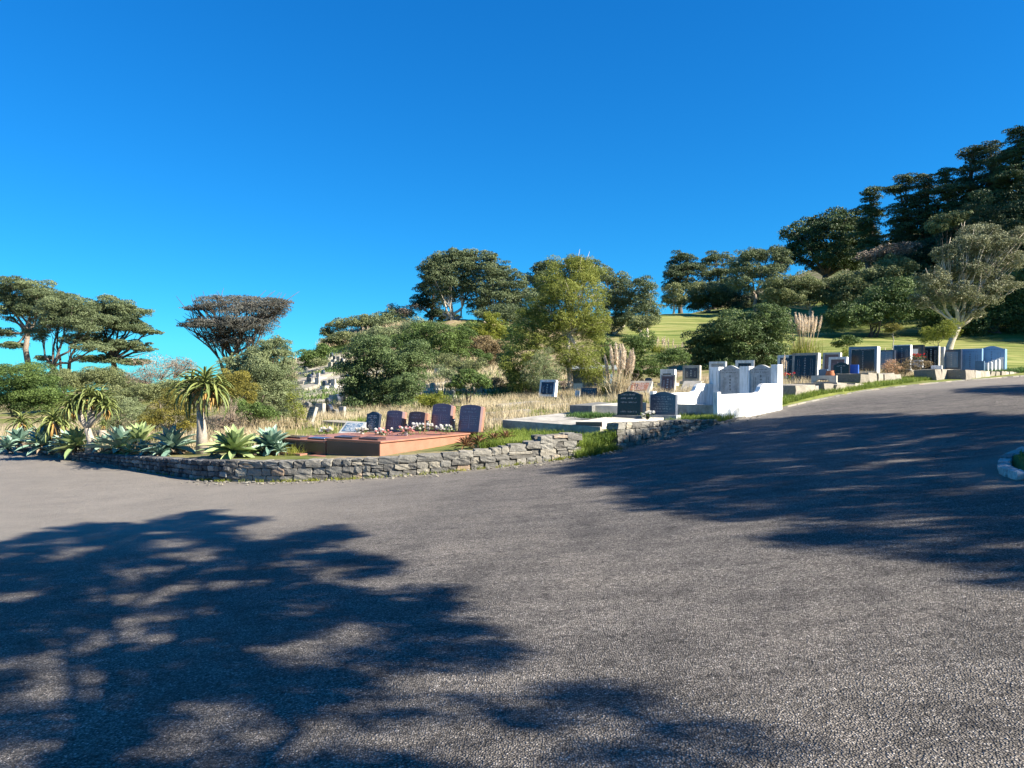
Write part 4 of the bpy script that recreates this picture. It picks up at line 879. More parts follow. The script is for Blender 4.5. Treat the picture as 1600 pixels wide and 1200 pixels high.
for i, (xa, ya, xb, yb, Y) in enumerate([(760,652,830,646,30), (850,640,890,636,30), (640,655,700,650,32), (775,663,812,659,27), (940,622,972,618,33), (500,664,545,668,29)]):
    a = G(xa, hit(xa, ya, Y, .15), .16); c = G(xb, hit(xb, yb, Y, .15), .16); n_ = unit(np.array([-(c-a)[1], (c-a)[0], 0.])); n_ = n_ if n_[1] > 0 else -n_
    slab('grave_kerb', ('old grey grave kerb lying in dry grass right of the tallest plum headstone', 'grey kerb in dry grass before the pale tree trunk', 'kerb in the grass behind the middle plum headstones', 'short kerb in the grass beside the dark-ended slab', 'pale kerb in the grass left of the pampas clump', 'low kerb in the grass behind the tilted ledger')[i], 'grave kerb', a, c, c+n_*.9, a+n_*.9, .4, 'rconc', group='old kerbs in the dry grass')
# ------------------------------------------------------------ plants along the wall
AG = [('blue-green agave at the far left edge of the wall', 32, 29, .80, 'agave'), ('large blue-green agave behind the low kerb wall', 68, 27.5, .95, 'agave'), ('dark agave in shade between the kerb wall and the forked aloe', 104, 26.5, .75, 'agave'),
      ('small pale agave in front of the dark one', 80, 26.2, .40, 'agave'), ('green agave just left of the forked aloe trunk', 122, 25.2, .85, 'agavey'), ('large pale blue agave just right of the forked aloe trunk', 184, 23.4, .95, 'agave'),
      ('tall pale green agave behind its neighbours', 222, 23.8, .90, 'agavey'), ('small agave at the wall below the tall pale one', 226, 22.4, .48, 'agave'), ('dark blue agave in shade left of the single aloe', 272, 21.8, .92, 'agave'),
      ('yellow-green upright agave right of the single aloe', 364, 20.4, .88, 'agavey'), ('blue-green agave at the wall left of the red granite graves', 422, 21.0, .78, 'agave'), ('small half-hidden agave behind the wall at the far left', 10, 28, .6, 'agave'),
      ('small pale agave between the forked aloe and its left neighbour', 98, 25.2, .42, 'agave'), ('small agave leaning over the wall before the red granite', 438, 20.6, .36, 'agave')]
AGT = np.random.default_rng(9)
AG += [('small green agave pup beside the large pale one', 205, 22.6, .34, 'agavey'), ('low blue agave pup in front of the shaded agave', 250, 21.4, .36, 'agave'), ('small agave pup right of the yellow-green upright one', 392, 20.6, .34, 'agavey'), ('tiny agave pup by the single aloe trunk', 334, 20.9, .28, 'agave'), ('agave half hidden left of the large pale blue one', 160, 24.6, .6, 'agave')]
for i, (lb, px, Y, r, mm) in enumerate(AG): agave(lb, px, Y+(.85 if px < 300 else .3), r*1.12, mm, 30+i, n=int(AGT.integers(26, 44)) if r > .7 else 24, dz=.06 if r > .7 else 0).rotation_euler = (AGT.uniform(-.22, .22), AGT.uniform(-.22, .22), 0)
aloe('tree aloe with forked pale trunk and two leafy heads', 140, 25.5, [(141, 690), (138, 668)], [(122, 634, .95), (157, 630, 1.0), (140, 622, 1.0), (110, 640, .8), (168, 640, .7)], 'aloe', 3, L=.92, w=.075, tr=.125)
aloe('single-trunked tree aloe with one drooping head, right of the shaded agave', 315, 22.2, [(316, 672), (313, 640)], [(300, 612, 1.0), (320, 604, 1.1), (334, 614, .9)], 'aloe', 4, L=1.1, w=.075, tr=.135, nleaf=46)
aloe('low tree aloe with orange dead leaves left of the forked one', 90, 28, [(88, 672)], [(84, 660, 1.0), (96, 664, .8)], 'aloe', 5, L=1.15, w=.075, tr=.1)
aloe('small tree aloe furthest left with yellow leaves', 36, 31, [(36, 672)], [(34, 662, .9)], 'aloe', 6, L=1.1, w=.075, tr=.1)
aloe('short pale aloe stump in dry grass behind the forked aloe', 160, 29, [(161, 672)], [(161, 664, .5)], 'aloe', 7, L=.7, w=.06, tr=.17)
for i, (px, Y) in enumerate(((727, 19.6), (748, 19.9), (772, 20.4), (790, 20.9))):
    b = G(px, Y, .02); rt = empty('spiky_plant', b, ('bronze spiky plant at the right end of the red granite', 'bronze spiky plant spilling over the wall top', 'bronze spiky plant below the tallest right headstone', 'bronze spiky plant nearest the grassy bank')[i], 'plant', 'bronze spiky plants on the wall')
    mb = MB(); rosette(mb, (0,0,.05), 34, .42, .05, np.random.default_rng(i), -.1, 1.4, .7, 5); mb.build('leaves', M['brom'], rt)
b = G(495, 20.9, .0); rt = empty('grass_tuft', b, 'yellow-green grassy tuft against the dark foot of the red plinth', 'grass tuft'); rg = np.random.default_rng(8); q = rg.normal(size=(160, 3))*[.12, .12, 0]; V = tuft_quads(q, .45, .012, rg, .5); quadmesh('blades', V, rg.random(len(V)), M['yel'], rt)
rt.location = tuple(np.array(P3(2.9, -.35, -.55)))

# ------------------------------------------------------------ trees and shrubs
# far left pines
tree('pine_tree', 'spreading pine at the left edge with a pale bare trunk', 'pine', (43, 80), [(38,447,42,13),(5,458,25,14),(70,462,30,12),(15,490,28,14),(60,487,28,14),(5,520,18,10),(22,540,22,7),(50,470,34,16),(30,475,26,12)], 'pine', 'bark', (44, 520), .42, 1, flat=.6, puff=.30, under=.15, nb=5, group='pines left of the road')
tree('pine_tree', 'broad multi-stemmed pine with dark leaning trunks, second from the left', 'pine', (92, 74), [(108,478,38,16),(84,505,28,16),(140,500,28,16),(118,530,22,10),(148,543,30,9),(70,560,14,5),(95,490,34,20),(125,512,34,18),(60,520,20,14)], 'pine', 'dbark', (88, 562), .55, 2, stems=2, flat=.6, puff=.28, under=.15, nb=6, group='pines left of the road')
tree('pine_tree', 'pine with tiered branches reaching to the right, third from the left', 'pine', (180, 78), [(172,478,34,14),(206,488,28,12),(160,506,34,13),(205,512,30,10),(232,519,20,5),(188,540,42,9),(226,546,16,4),(150,562,36,7),(205,566,26,6),(150,490,28,16),(185,500,40,18),(150,530,30,12)], 'pine', 'dbark', (176, 562), .42, 3, flat=.55, puff=.30, under=.12, nb=6, sag=-.02, group='pines left of the road')
tree('cypress_tree', 'flat-topped bare twiggy cypress standing alone against the sky', 'cypress', (352, 82), [(375,474,62,12),(425,476,30,12),(330,480,28,9),(300,508,22,5),(330,505,38,10),(385,498,48,18),(350,525,34,12),(300,482,16,4),(442,472,14,6),(350,508,46,12),(390,512,36,14),(345,535,26,10),(375,535,26,10),(405,485,40,14)], 'gtwig', 'dbark', (356, 565), .55, 4, flat=.4, puff=.30, leafpx=3.0, asp=4, dens=.95, nb=14, twigs=90, sag=-.03, stems=3)
S_ = shrub
S_('dense dark green hedge mass at the left edge below the pines', (20, 52), [(18,592,52,24),(0,620,40,30),(60,600,30,16),(50,628,45,22),(85,618,30,16)], 'grn', 11, name='hedge', cat='bush', tr=.15, puff=.26)
S_('dark green bush below the second pine', (120, 60), [(120,598,42,14),(95,588,26,12),(160,590,34,16),(190,600,30,18)], 'olive', 12, tr=.15)
S_('bare greyish pink shrub left of the single aloe', (250, 52), [(252,580,42,22),(225,592,28,16),(285,575,24,16)], 'twig', 13, leafpx=4, asp=6, dens=.55, puff=.35, twigs=120, bark='twigbark', tr=.09, nb=12)
S_('low green shrubs under the bare shrub, behind the forked aloe', (225, 40), [(215,615,40,16),(260,612,34,16),(180,628,30,18)], 'olive', 14)
S_('grey-green feathery shrub right of the forked aloe', (196, 30), [(196,642,30,26),(178,655,20,16),(215,655,22,18)], 'gry', 15, leafpx=2.6, dens=1.1, asp=4)
S_('golden-leaved shrub behind the single aloe', (270, 27), [(268,635,26,26),(292,655,22,22),(240,660,22,18)], 'gold', 16, asp=3)
S_('golden-topped shrub between the single aloe and the grey-green bush', (362, 27), [(365,595,24,20),(382,612,22,26),(345,620,20,20)], 'gold', 17, asp=3)
S_('tangle of dry bare stems behind the yellow-green agave', (362, 24.5), [(362,648,26,24),(345,662,20,16)], 'twig', 18, leafpx=4.5, asp=8, dens=.35, twigs=110, nb=12, bark='twigbark', tr=.05)
S_('big rounded grey-green bush in front of the flat-topped cypress', (415, 29), [(412,560,38,26),(430,540,24,16),(400,590,46,34),(438,585,30,36),(410,625,44,32),(440,625,28,28),(372,572,24,20)], 'gry', 19, name='bush', cat='bush', tr=.14, puff=.24, leafpx=2.8, dens=1.5, asp=3)
S_('dark green low growth at the foot of the big rounded bush', (385, 26.5), [(388,640,26,18),(412,645,24,12)], 'grn', 20)
S_('yellowish tall weeds at the right flank of the rounded bush', (462, 27.5), [(460,630,12,30),(470,650,12,16)], 'yel', 21, leafpx=4, asp=5, dens=.6)
# hill left and ridge
S_('green bush on the left ridge above the terraces', (492, 70), [(492,556,24,14),(482,566,16,12),(506,548,14,10)], 'grn', 31)
S_('dark leafy shrub at the left end of the ridge', (512, 95), [(512,520,14,8),(532,508,20,10),(556,504,22,9)], 'olive', 32)
S_('ridge scrub left of the dark cypress', (600, 96), [(592,500,26,10),(622,492,22,11),(575,505,18,8),(612,508,36,12)], 'gry', 33)
S_('bare twiggy shrub against the sky on the ridge', (640, 96), [(640,486,22,10),(612,480,9,6)], 'twig', 34, leafpx=3.5, asp=5, dens=.5, twigs=60, bark='twigbark')
S_('grey-green scrub below the ridge', (630, 80), [(600,525,36,14),(650,515,32,16),(575,530,24,10),(640,535,34,12)], 'gry', 35)
S_('low green scrub along the left ridge', (530, 86), [(520,532,18,8),(545,528,26,9)], 'olive', 36)
tree('cypress_tree', 'dark drooping cypress at the left foot of the tall pale-trunked tree', 'cypress', (672, 100), [(665,455,16,18),(680,435,18,16),(652,475,16,12),(676,475,24,18),(690,495,26,10)], 'pined', 'dbark', (675, 490), .4, 37, flat=.6)
tree('ridge_tree', 'large tree with fanned pale trunks on the hilltop', 'tree', (706, 95), [(702,402,28,12),(680,418,22,16),(722,412,24,18),(700,438,32,16),(668,440,14,12),(712,462,24,12),(735,440,18,18),(690,460,22,12),(670,425,16,14),(735,400,18,12),(700,420,30,16)], 'pine', 'pbark', (712, 496), .42, 38, stems=7, nb=9, puff=.24, flat=.7, dens=1.2, sag=.04)
tree('ridge_tree', 'second hilltop tree right of the fanned one, single pale trunk', 'tree', (764, 94), [(762,402,16,12),(765,425,22,20),(785,430,22,20),(752,450,20,20),(795,455,22,18),(775,465,28,20),(810,440,16,14),(745,478,18,14),(740,420,18,18),(800,470,22,16),(775,445,22,18),(820,460,14,14)], 'pine', 'pbark', (764, 475), .35, 39, stems=3, nb=8, puff=.24, flat=.6, dens=1.2)
S_('dark undergrowth below the hilltop trees', (790, 88), [(790,492,30,16),(760,492,20,10),(820,495,28,20),(840,480,22,22)], 'pine', 40, tr=.2)
tree('pine_tree', 'dark pine behind the yellow-green tree, left of its top', 'pine', (850, 105), [(852,418,24,12),(838,440,24,18),(860,445,28,22),(905,415,26,12),(925,430,22,18)], 'pined', 'dbark', (850, 475), .5, 41, flat=.55)
# slope shrubs
S_('leafy bush below the hilltop, right of the dry ridge grass', (680, 60), [(660,520,28,16),(690,530,36,20),(640,540,34,18),(715,545,24,18),(680,555,30,16),(720,522,22,12)], 'grn', 42, name='bush', cat='bush', tr=.16)
tree('broadleaf_tree', 'dark green round tree with grey branches standing on the terraces', 'tree', (592, 36), [(590,552,38,24),(560,575,32,28),(620,572,40,28),(650,555,28,22),(575,605,44,30),(612,612,36,28),(560,632,26,16),(600,640,34,12),(645,590,20,18),(548,606,16,20)], 'dgrn2', 'bark', (590, 610), .17, 43, stems=4, nb=8, puff=.26, leafpx=3.0, dens=1.35)
tree('broadleaf_tree', 'smaller grey-branched tree in shade at the right flank of the round tree', 'tree', (618, 33), [(632,600,24,16),(648,612,16,10),(625,622,20,12)], 'dgrn2', 'pbark', (624, 630), .08, 44, stems=3, nb=7)
S_('yellowish low bush behind the brown headstone', (676, 33), [(668,628,18,12),(688,624,14,12),(660,640,14,10)], 'yel', 45, asp=3)
S_('small brown bush among the shaded headstones', (530, 37), [(530,643,13,8)], 'gold', 46)
tree('broadleaf_tree', 'small umbrella-shaped tree with dark stems on the middle slope', 'tree', (731, 37), [(735,592,26,8),(712,602,16,6),(752,600,16,8),(730,583,14,6)], 'grn', 'dbark', (731, 622), .06, 47, stems=4, nb=6, leafpx=2.8)
S_('lime green bush in front of the hilltop trees', (764, 70), [(765,502,18,14),(752,518,16,10),(775,522,18,12)], 'yel', 48)
S_('brownish heather-like bush on the upper slope', (765, 62), [(762,540,26,16),(785,550,18,16),(745,550,14,10)], 'brn', 49)
S_('small bright green bush above the bare grass patch', (757, 56), [(757,560,12,10),(748,552,8,6)], 'grn', 50)
S_('low brown bush at the foot of the yellow shrub', (780, 44), [(778,602,22,14),(795,610,14,10)], 'brn', 51, asp=4)
S_('pale silvery scrub between the graves and the round tree', (665, 48), [(668,595,16,14),(680,610,16,12),(690,580,14,10)], 'gry', 52, leafpx=2.6, dens=.8, asp=5)
S_('scattered olive scrub in the middle of the slope', (700, 52), [(700,560,18,10),(715,572,22,8),(690,600,16,10)], 'olive', 53, dens=.9)
for i, (lb, b_, bl, lf_) in enumerate((('low olive shrub on the slope above the umbrella tree', (740, 50), [(742,570,20,9),(728,578,14,7)], 'olive'), ('grey bush on the slope between the round tree and the bare patch', (700, 46), [(702,585,16,9),(716,592,12,7)], 'gry'),
    ('green bush climbing the slope left of the lime green one', (735, 72), [(735,515,20,12),(722,528,16,10)], 'grn'), ('brown-tipped scrub beside the lime green bush', (742, 66), [(742,535,18,10),(728,545,14,8)], 'brn'), ('olive scrub on the left ridge flank', (560, 84), [(560,545,22,9),(580,552,16,8)], 'olive'),
    ('dark green shrub low on the slope beside the yellow shrub tree', (795, 48), [(795,545,14,18),(786,560,12,10)], 'dgrn'), ('olive scrub above the second terrace', (500, 66), [(500,566,14,6)], 'olive'), ('dry brown scrub at the upper right of the bare patch', (775, 60), [(775,560,14,12),(790,572,12,10)], 'brn'),
    ('green bush right of the hilltop dry bank', (800, 74), [(800,515,18,12),(812,530,14,12),(790,528,12,8)], 'grn'), ('low grey weeds along the foot of the round tree', (560, 33), [(548,648,18,8),(575,652,18,7)], 'gry'), ('low olive weeds behind the tall plum headstones', (720, 31), [(705,640,16,7),(735,640,14,6),(690,648,12,6)], 'olive'))):
    S_(lb, b_, bl, lf_, 140+i, dens=1.0, tr=.04)
# centre yellow-green group
tree('willow_tree', 'tall yellow-green feathery tree with a pale straight trunk', 'tree', (890, 41), [(885,420,32,16),(860,440,26,20),(915,440,30,24),(890,460,42,24),(850,475,26,22),(925,480,26,28),(880,500,40,24),(915,520,32,24),(850,515,24,18),(905,555,34,22),(925,585,26,18),(885,570,20,16),(905,410,20,12),(870,500,30,24),(930,505,24,24),(865,535,22,20)], 'yelg', 'pbark', (889, 520), .19, 55, nb=9, puff=.24, leafpx=3.2, asp=4.5, dens=1.5, flat=.9, sag=.03, twigs=20)
tree('willow_tree', 'yellow-green feathery shrub tree left of the tall one', 'tree', (822, 41), [(825,500,24,18),(812,530,28,24),(840,535,24,22),(805,565,24,24),(830,575,26,28),(812,600,22,16)], 'yelg', 'dbark', (822, 585), .10, 56, stems=3, nb=7, leafpx=3.4, asp=4, dens=1.1)
S_('dark green foliage low in the yellow-green group', (800, 42), [(795,575,14,18),(805,590,16,16)], 'grn', 57)
S_('greyish thin-leaved shrub before the pale trunk', (852, 40), [(850,560,22,20),(842,585,24,20),(865,585,18,22),(850,605,22,12)], 'gry', 58, leafpx=2.8, asp=5, dens=.85, twigs=40)
S_('broken dark branches against the pale trunk', (883, 34), [(880,600,10,8)], 'twig', 59, dens=.4, twigs=20, tr=.05)
tree('ridge_tree', 'tall grey-green tree right of the yellow-green one', 'tree', (955, 95), [(945,432,20,14),(968,445,24,18),(950,465,24,22),(975,480,22,24),(955,505,26,18)], 'pine', 'pbark', (958, 500), .4, 60, stems=2, nb=6)
tree('ridge_tree', 'rounded grey-green tree left of the lawn slope', 'tree', (1005, 92), [(1002,450,24,18),(990,475,24,20),(1012,478,20,22),(985,500,20,12),(1025,492,9,8)], 'pine', 'pbark', (1000, 505), .35, 61, stems=2, nb=6)
tree('broadleaf_tree', 'small round tree at the left edge of the lawn slope', 'tree', (1008, 75), [(1008,503,20,10),(996,512,12,9)], 'olive', 'pbark', (1000, 520), .1, 62)
S_('bright green bushes behind the pampas plumes', (990, 45), [(945,540,20,18),(985,545,22,20),(1010,535,14,18),(1012,570,22,22),(985,580,20,20),(950,565,22,20),(1030,580,12,12)], 'grn', 63, name='bush', cat='bush', tr=.14)
S_('small round green bush left of the big dark one', (1054, 42), [(1052,556,22,13),(1066,562,16,13),(1040,562,14,10)], 'grn', 64, name='bush', cat='bush')
S_('very large dark green rounded bush behind the white grave', (1160, 50), [(1150,512,44,24),(1200,500,34,24),(1110,530,32,24),(1090,550,20,22),(1150,548,56,26),(1210,530,28,30),(1180,570,50,20),(1120,572,40,16),(1090,575,14,12)], 'dgrn', 65, name='bush', cat='bush', tr=.2, puff=.22, leafpx=3.0, dens=1.5)
# trees behind the lawn
tree('pine_tree', 'dark pine at the left end of the row behind the lawn', 'pine', (1062, 150), [(1064,405,22,12),(1055,425,22,14),(1075,425,24,16),(1050,445,18,10),(1080,448,24,12)], 'pined', 'dbark', (1062, 470), .6, 66, flat=.5, group='trees behind the lawn')
tree('pine_tree', 'dark pine with rounded top second in the row behind the lawn', 'pine', (1115, 152), [(1120,405,22,12),(1105,425,24,14),(1135,425,22,16),(1120,445,28,14)], 'pine', 'dbark', (1115, 470), .6, 67, flat=.5, group='trees behind the lawn')
tree('broadleaf_tree', 'light grey-green small tree at the left edge of the lawn top', 'tree', (1052, 135), [(1050,455,18,12),(1060,468,16,10),(1040,470,9,9)], 'olive', 'pbark', (1053, 478), .25, 68, group='trees behind the lawn')
tree('broadleaf_tree', 'flat-crowned light green tree with thin grey stems on the lawn top', 'tree', (1110, 136), [(1100,452,26,11),(1125,455,22,12),(1082,465,14,9),(1112,466,28,8)], 'olive', 'bark', (1108, 480), .22, 69, stems=5, group='trees behind the lawn')
tree('broadleaf_tree', 'tall tree with domed grey-green crown and sky gap behind the big bush', 'tree', (1180, 120), [(1168,400,24,12),(1200,398,28,14),(1222,410,14,18),(1155,420,18,16),(1195,425,28,16),(1165,440,26,18)], 'pine', 'bark', (1180, 460), .4, 70, nb=7, group='trees behind the lawn')
tree('broadleaf_tree', 'wide umbrella-shaped light green tree behind the pampas grass', 'tree', (1268, 105), [(1235,442,38,13),(1270,448,26,14),(1215,458,32,16),(1255,465,36,14),(1285,460,14,12),(1205,475,20,14)], 'olive', 'pbark', (1266, 482), .35, 71, nb=9, group='trees behind the lawn')
S_('dark gap-filling undergrowth behind the lawn trees', (1150, 140), [(1090,475,40,12),(1150,470,30,20),(1180,478,40,14)], 'pine', 72, tr=.2)
# the wooded hill on the right
tree('macrocarpa_tree', 'huge dark dome-shaped conifer left end of the wooded hill', 'conifer', (1290, 130), [(1290,350,42,22),(1325,345,26,18),(1255,370,32,22),(1300,378,50,24),(1245,398,26,20),(1335,375,28,24),(1290,405,46,20),(1330,408,30,18)], 'pinem', 'dbark', (1290, 430), .9, 80, puff=.24, leafpx=3.4, under=.3, flat=.55)
PT = [('tall pine just right of the huge dome-shaped conifer', 1360, 122, 291, 430, 26), ('slender pine with open trunk against the sky gap', 1412, 118, 273, 440, 30), ('pine with pale-lit crown right of the slender one', 1447, 116, 268, 440, 26), ('dark pine fourth from the dome-shaped conifer', 1480, 114, 262, 450, 28),
      ('tall pine rising above its neighbours on the slope', 1515, 112, 228, 440, 32), ('layered pine near the top of the wooded slope', 1548, 110, 218, 440, 34), ('tallest pine at the right edge of the photograph', 1592, 105, 196, 440, 38), ('dark pine partly beyond the right edge', 1635, 104, 180, 450, 42)]
for i, (lb, px, Y, top, bot, hw) in enumerate(PT):
    rg = np.random.default_rng(200+i); bl = []; y = top; 
    while y < bot-30: f = (y-top)/(bot-top); bl.append((px+rg.normal()*hw*.35*(f+.2), y+10, hw*(.62+.75*f)*rg.uniform(.75, 1.15), 10+6*f)); y += 14+7*f
    tree('pine_tree', lb, 'pine', (px, Y), bl, 'pined' if i % 3 else 'pinem', 'dbark', (px+2, top+55), .55, 200+i, flat=.42, under=.1, nb=4, puff=.34, dens=1.1, group='pines on the wooded hill')
WH_ = [('lit grey-green thicket on the lower edge of the wood', (1330, 104), [(1330,450,34,20),(1365,430,34,18),(1305,470,30,18),(1400,415,30,16),(1350,470,50,20)], 'olive', 90),
       ('pale bare-twigged treetops in the wood below the pines', (1385, 106), [(1390,392,34,9),(1355,402,20,8),(1420,385,20,8)], 'twig', 91),
       ('dark thicket at the foot of the wood behind the lawn', (1360, 92), [(1340,495,40,22),(1390,480,46,28),(1440,480,40,30),(1310,500,26,16),(1400,455,40,22)], 'dgrn', 92),
       ('dark wooded slope under the slender pines', (1430, 110), [(1430,420,40,30),(1470,410,36,36),(1400,440,34,20),(1500,380,30,36),(1450,385,24,18),(1380,400,30,16),(1530,330,24,30),(1550,300,26,30),(1480,350,24,24)], 'pined', 93),
       ('yellowish-topped tree glowing among the dark wood', (1478, 100), [(1478,345,24,10),(1500,338,16,10),(1462,356,18,9)], 'olive', 94),
       ('dark thicket beyond the pale-barked tree', (1560, 92), [(1560,480,46,34),(1520,500,40,28),(1600,440,44,44),(1600,500,40,30),(1480,505,40,24)], 'dgrn', 95),
       ('upper dark wood near the right edge', (1580, 102), [(1560,370,40,40),(1600,340,40,50),(1530,340,30,36),(1590,400,50,30),(1640,380,40,50),(1520,400,40,30)], 'pined', 96)]
for lb, b_, bl, lf_, sd in WH_: S_(lb, b_, bl, lf_, sd, name='thicket', cat='trees', tr=.25, leafpx=3.2, dens=1.2 if lf_ != 'twig' else .6)
tree('broadleaf_tree', 'large pale-barked tree with spreading grey-lit branches on the lawn', 'tree', (1478, 62), [(1530,362,26,14),(1555,385,30,18),(1515,385,26,20),(1475,395,18,14),(1585,370,20,14),(1500,420,30,20),(1545,425,34,22),(1580,405,22,18),(1455,440,24,22),(1490,460,30,20),(1530,465,28,16),(1440,470,18,14),(1570,445,22,12),(1515,490,22,10)], 'gryo', 'pbark', (1498, 512), .34, 100, nb=9, puff=.24, leafpx=2.8, dens=1.0, twigs=25, sag=.0, stems=1)
S_('yellow-green airy bush before the pale-barked tree', (1465, 56), [(1465,520,24,13),(1485,512,18,12),(1450,530,12,8)], 'yel', 101, dens=.8, asp=3)
tree('sapling', 'small orange-leaved sapling on the lawn', 'sapling', (1395, 58), [(1395,511,12,6),(1388,517,7,4)], 'gold', 'pbark', (1395, 525), .04, 102, nb=4)
S_('low dark green shrub on the lawn above the framed headstones', (1326, 52), [(1325,533,20,8),(1310,538,10,5)], 'grn', 103)
S_('pale yellowish weeds behind the broad framed headstone', (1322, 48), [(1322,552,10,8)], 'yel', 104, dens=.7)
S_('dry brown and grey bush in front of the black headstones', (1415, 40.5), [(1405,576,22,9),(1430,570,24,10),(1390,583,14,7)], 'brn', 105, leafpx=4, asp=6, dens=1.0, tr=.03)
S_('orange dry tuft at the left of the dry bush', (1397, 39.5), [(1395,575,16,11)], 'dryb', 106, leafpx=5, asp=8, dens=.8, tr=.02)
# pampas grass
pampas('tall pampas grass clump with pinkish plumes left of centre of the graves', 969, 37, 85, 44, 20, 1, plume=.24)
pampas('tall dense pampas grass clump right of the big dark bush', 1256, 52, 76, 48, 26, 2, plume=.2)
for i, (px, Y, h_, w_, n_) in enumerate(((1034, 68, 30, 18, 7), (1048, 66, 28, 18, 7), (1062, 64, 24, 18, 7), (1074, 62, 22, 14, 6), (1024, 72, 26, 14, 5))):
    pampas(('short pampas clump in the row at the foot of the lawn slope', 'pampas clump second in the lawn-foot row', 'pampas clump third in the lawn-foot row', 'right-hand small pampas clump of the lawn-foot row', 'left-hand small pampas clump of the lawn-foot row')[i], px, Y, h_, w_, n_, 10+i, stemw=.03, group='pampas row at the foot of the lawn', leaf=True)
for i, (px, h_) in enumerate(((1184, 40), (1168, 42), (1212, 45), (1222, 62), (1228, 52))):
    pampas(('fluffy seed head above the middle of the white grave', 'pale seed head left of the middle of the white grave', 'drooping seed head at the right pillar of the white grave', 'tallest leaning seed head behind the right pillar', 'fluffy seed head beside the framed headstones')[i], px, 33, h_, 5, 1 if i < 2 else 2, 20+i, stemw=.012, plume=.16, group='seed heads behind the white grave', spread=2.0, leaf=False)
for i, (px, Y, h_) in enumerate(((712, 42, 26), (722, 43, 28), (948, 38, 50), (458, 60, 45), (572, 90, 26))):
    pampas(('pale reedy clump left of the small umbrella tree', 'pale reedy clump touching the small umbrella tree', 'thin pampas stems left of the tall clump', 'thin pampas clump on the left ridge', 'thin reeds on the skyline of the ridge')[i], px, Y, h_, 12, 7, 40+i, stemw=.02, plume=.16, group='thin reedy clumps on the slope')

# ------------------------------------------------------------ grasses
rg = np.random.default_rng(77)
grass_field('dry_grass', 'tall dry straw-coloured grass between the graves and the slope', 'dry grass', scatter([(430,30),(470,24.5),(560,25.5),(700,26.5),(780,25),(900,28.5),(1010,31),(1060,36),(960,42),(800,40),(640,38),(470,40)], 30000, rg, 1.1, .46), .42, .017, 'dry', rg)
grass_field('green_weeds', 'low green weeds mixed into the dry grass behind the graves', 'weeds', scatter([(470,24.5),(560,25.5),(780,25),(900,28.5),(1060,34),(960,42),(800,40),(640,38),(470,38)], 14000, rg, .9, .52, seed=8), .22, .02, 'grass', rg, lean=.8)
grass_field('dry_grass', 'dry grass and litter behind the aloes and agaves', 'dry grass', scatter([(-40,31),(100,26.5),(250,23.2),(420,22),(450,22.5),(440,30),(300,33),(0,38)], 22000, rg, 1.2, .35), .40, .016, 'dry', rg)
grass_field('dry_grass', 'dry grass patches on the hillside and terraces', 'dry grass', scatter([(555,46),(640,42),(860,42),(900,60),(800,72),(700,88),(560,98),(540,80)], 12000, rg, 4, .5), .5, .045, 'dry', rg)
grass_field('hill_weeds', 'low green and olive plants between the hillside terraces', 'weeds', scatter([(470,38),(660,36),(860,42),(880,60),(780,74),(700,88),(560,98),(480,90)], 18000, rg, 3.2, .56, seed=17), .45, .06, 'grn', rg, lean=.9)
grass_field('dry_grass', 'dry grass on the ridge left of the hilltop trees', 'dry grass', scatter([(500,88),(640,90),(640,103),(500,104)], 9000, rg, 3, .3), 1.1, .07, 'dry', rg)
grass_field('dry_grass', 'dry grass among the upper graves', 'dry grass', scatter([(1010,31),(1100,32),(1240,34),(1400,40),(1440,44),(1300,46),(1100,42)], 9000, rg, 1.5, .45), .45, .02, 'dry', rg)
grass_field('green_weeds', 'green weeds on the bank between the sunlit wall and the grey slab', 'weeds', scatter([(750,19.5),(800,19.6),(870,19.2),(907,19.4),(960,19.6),(950,20.8),(880,22),(785,23.2),(740,22.8)], 16000, rg, .7, .2, mind=.12), .24, .016, 'grass', rg, lean=.7)
grass_field('green_weeds', 'rank green weeds in the gap between the pier and the boulder', 'weeds', scatter([(898,18.2),(960,19.6),(968,20.6),(955,21.4),(905,20.7)], 7000, rg, .5, .05, mind=-1), .24, .018, 'grass', rg, lean=.8)
grass_field('green_weeds', 'green weeds beside the black headstone slab', 'weeds', scatter([(1045,22.6),(1120,24.2),(1125,25.5),(1060,26.2)], 7000, rg, .7, .1, mind=.05), .26, .02, 'grass', rg, lean=.6)
grass_field('green_weeds', 'grass strip between the kerb and the white grave, running up the hill', 'grass', scatter([(1110,23.8),(1180,27),(1240,29),(1340,33),(1440,38.4),(1520,42),(1560,44),(1500,44),(1400,40),(1290,34.5),(1220,30.5),(1122,25.6)], 30000, rg, 1.5, .12, mind=.04), .22, .022, 'grass', rg, lean=.7)
grass_field('green_weeds', 'grass coloured dark green for the shade under the pale blue headstones', 'grass', scatter([(1440,40),(1600,45),(1640,48),(1560,47),(1470,42)], 6000, rg, 1, .1, mind=.06), .25, .03, 'dgrass', rg, lean=.7)  # deep green blades carry this strip's shade in their colour
q = scatter([(880,24.4),(925,23.3),(960,23.2),(972,24.0),(950,25.4),(900,25.6)], 1700, rg, .45, .42); q[:,2] = .50; grass_field('green_weeds', 'green weeds growing on the grey slab left of the black headstone', 'weeds', q, .16, .016, 'dgrass', rg, lean=.8)
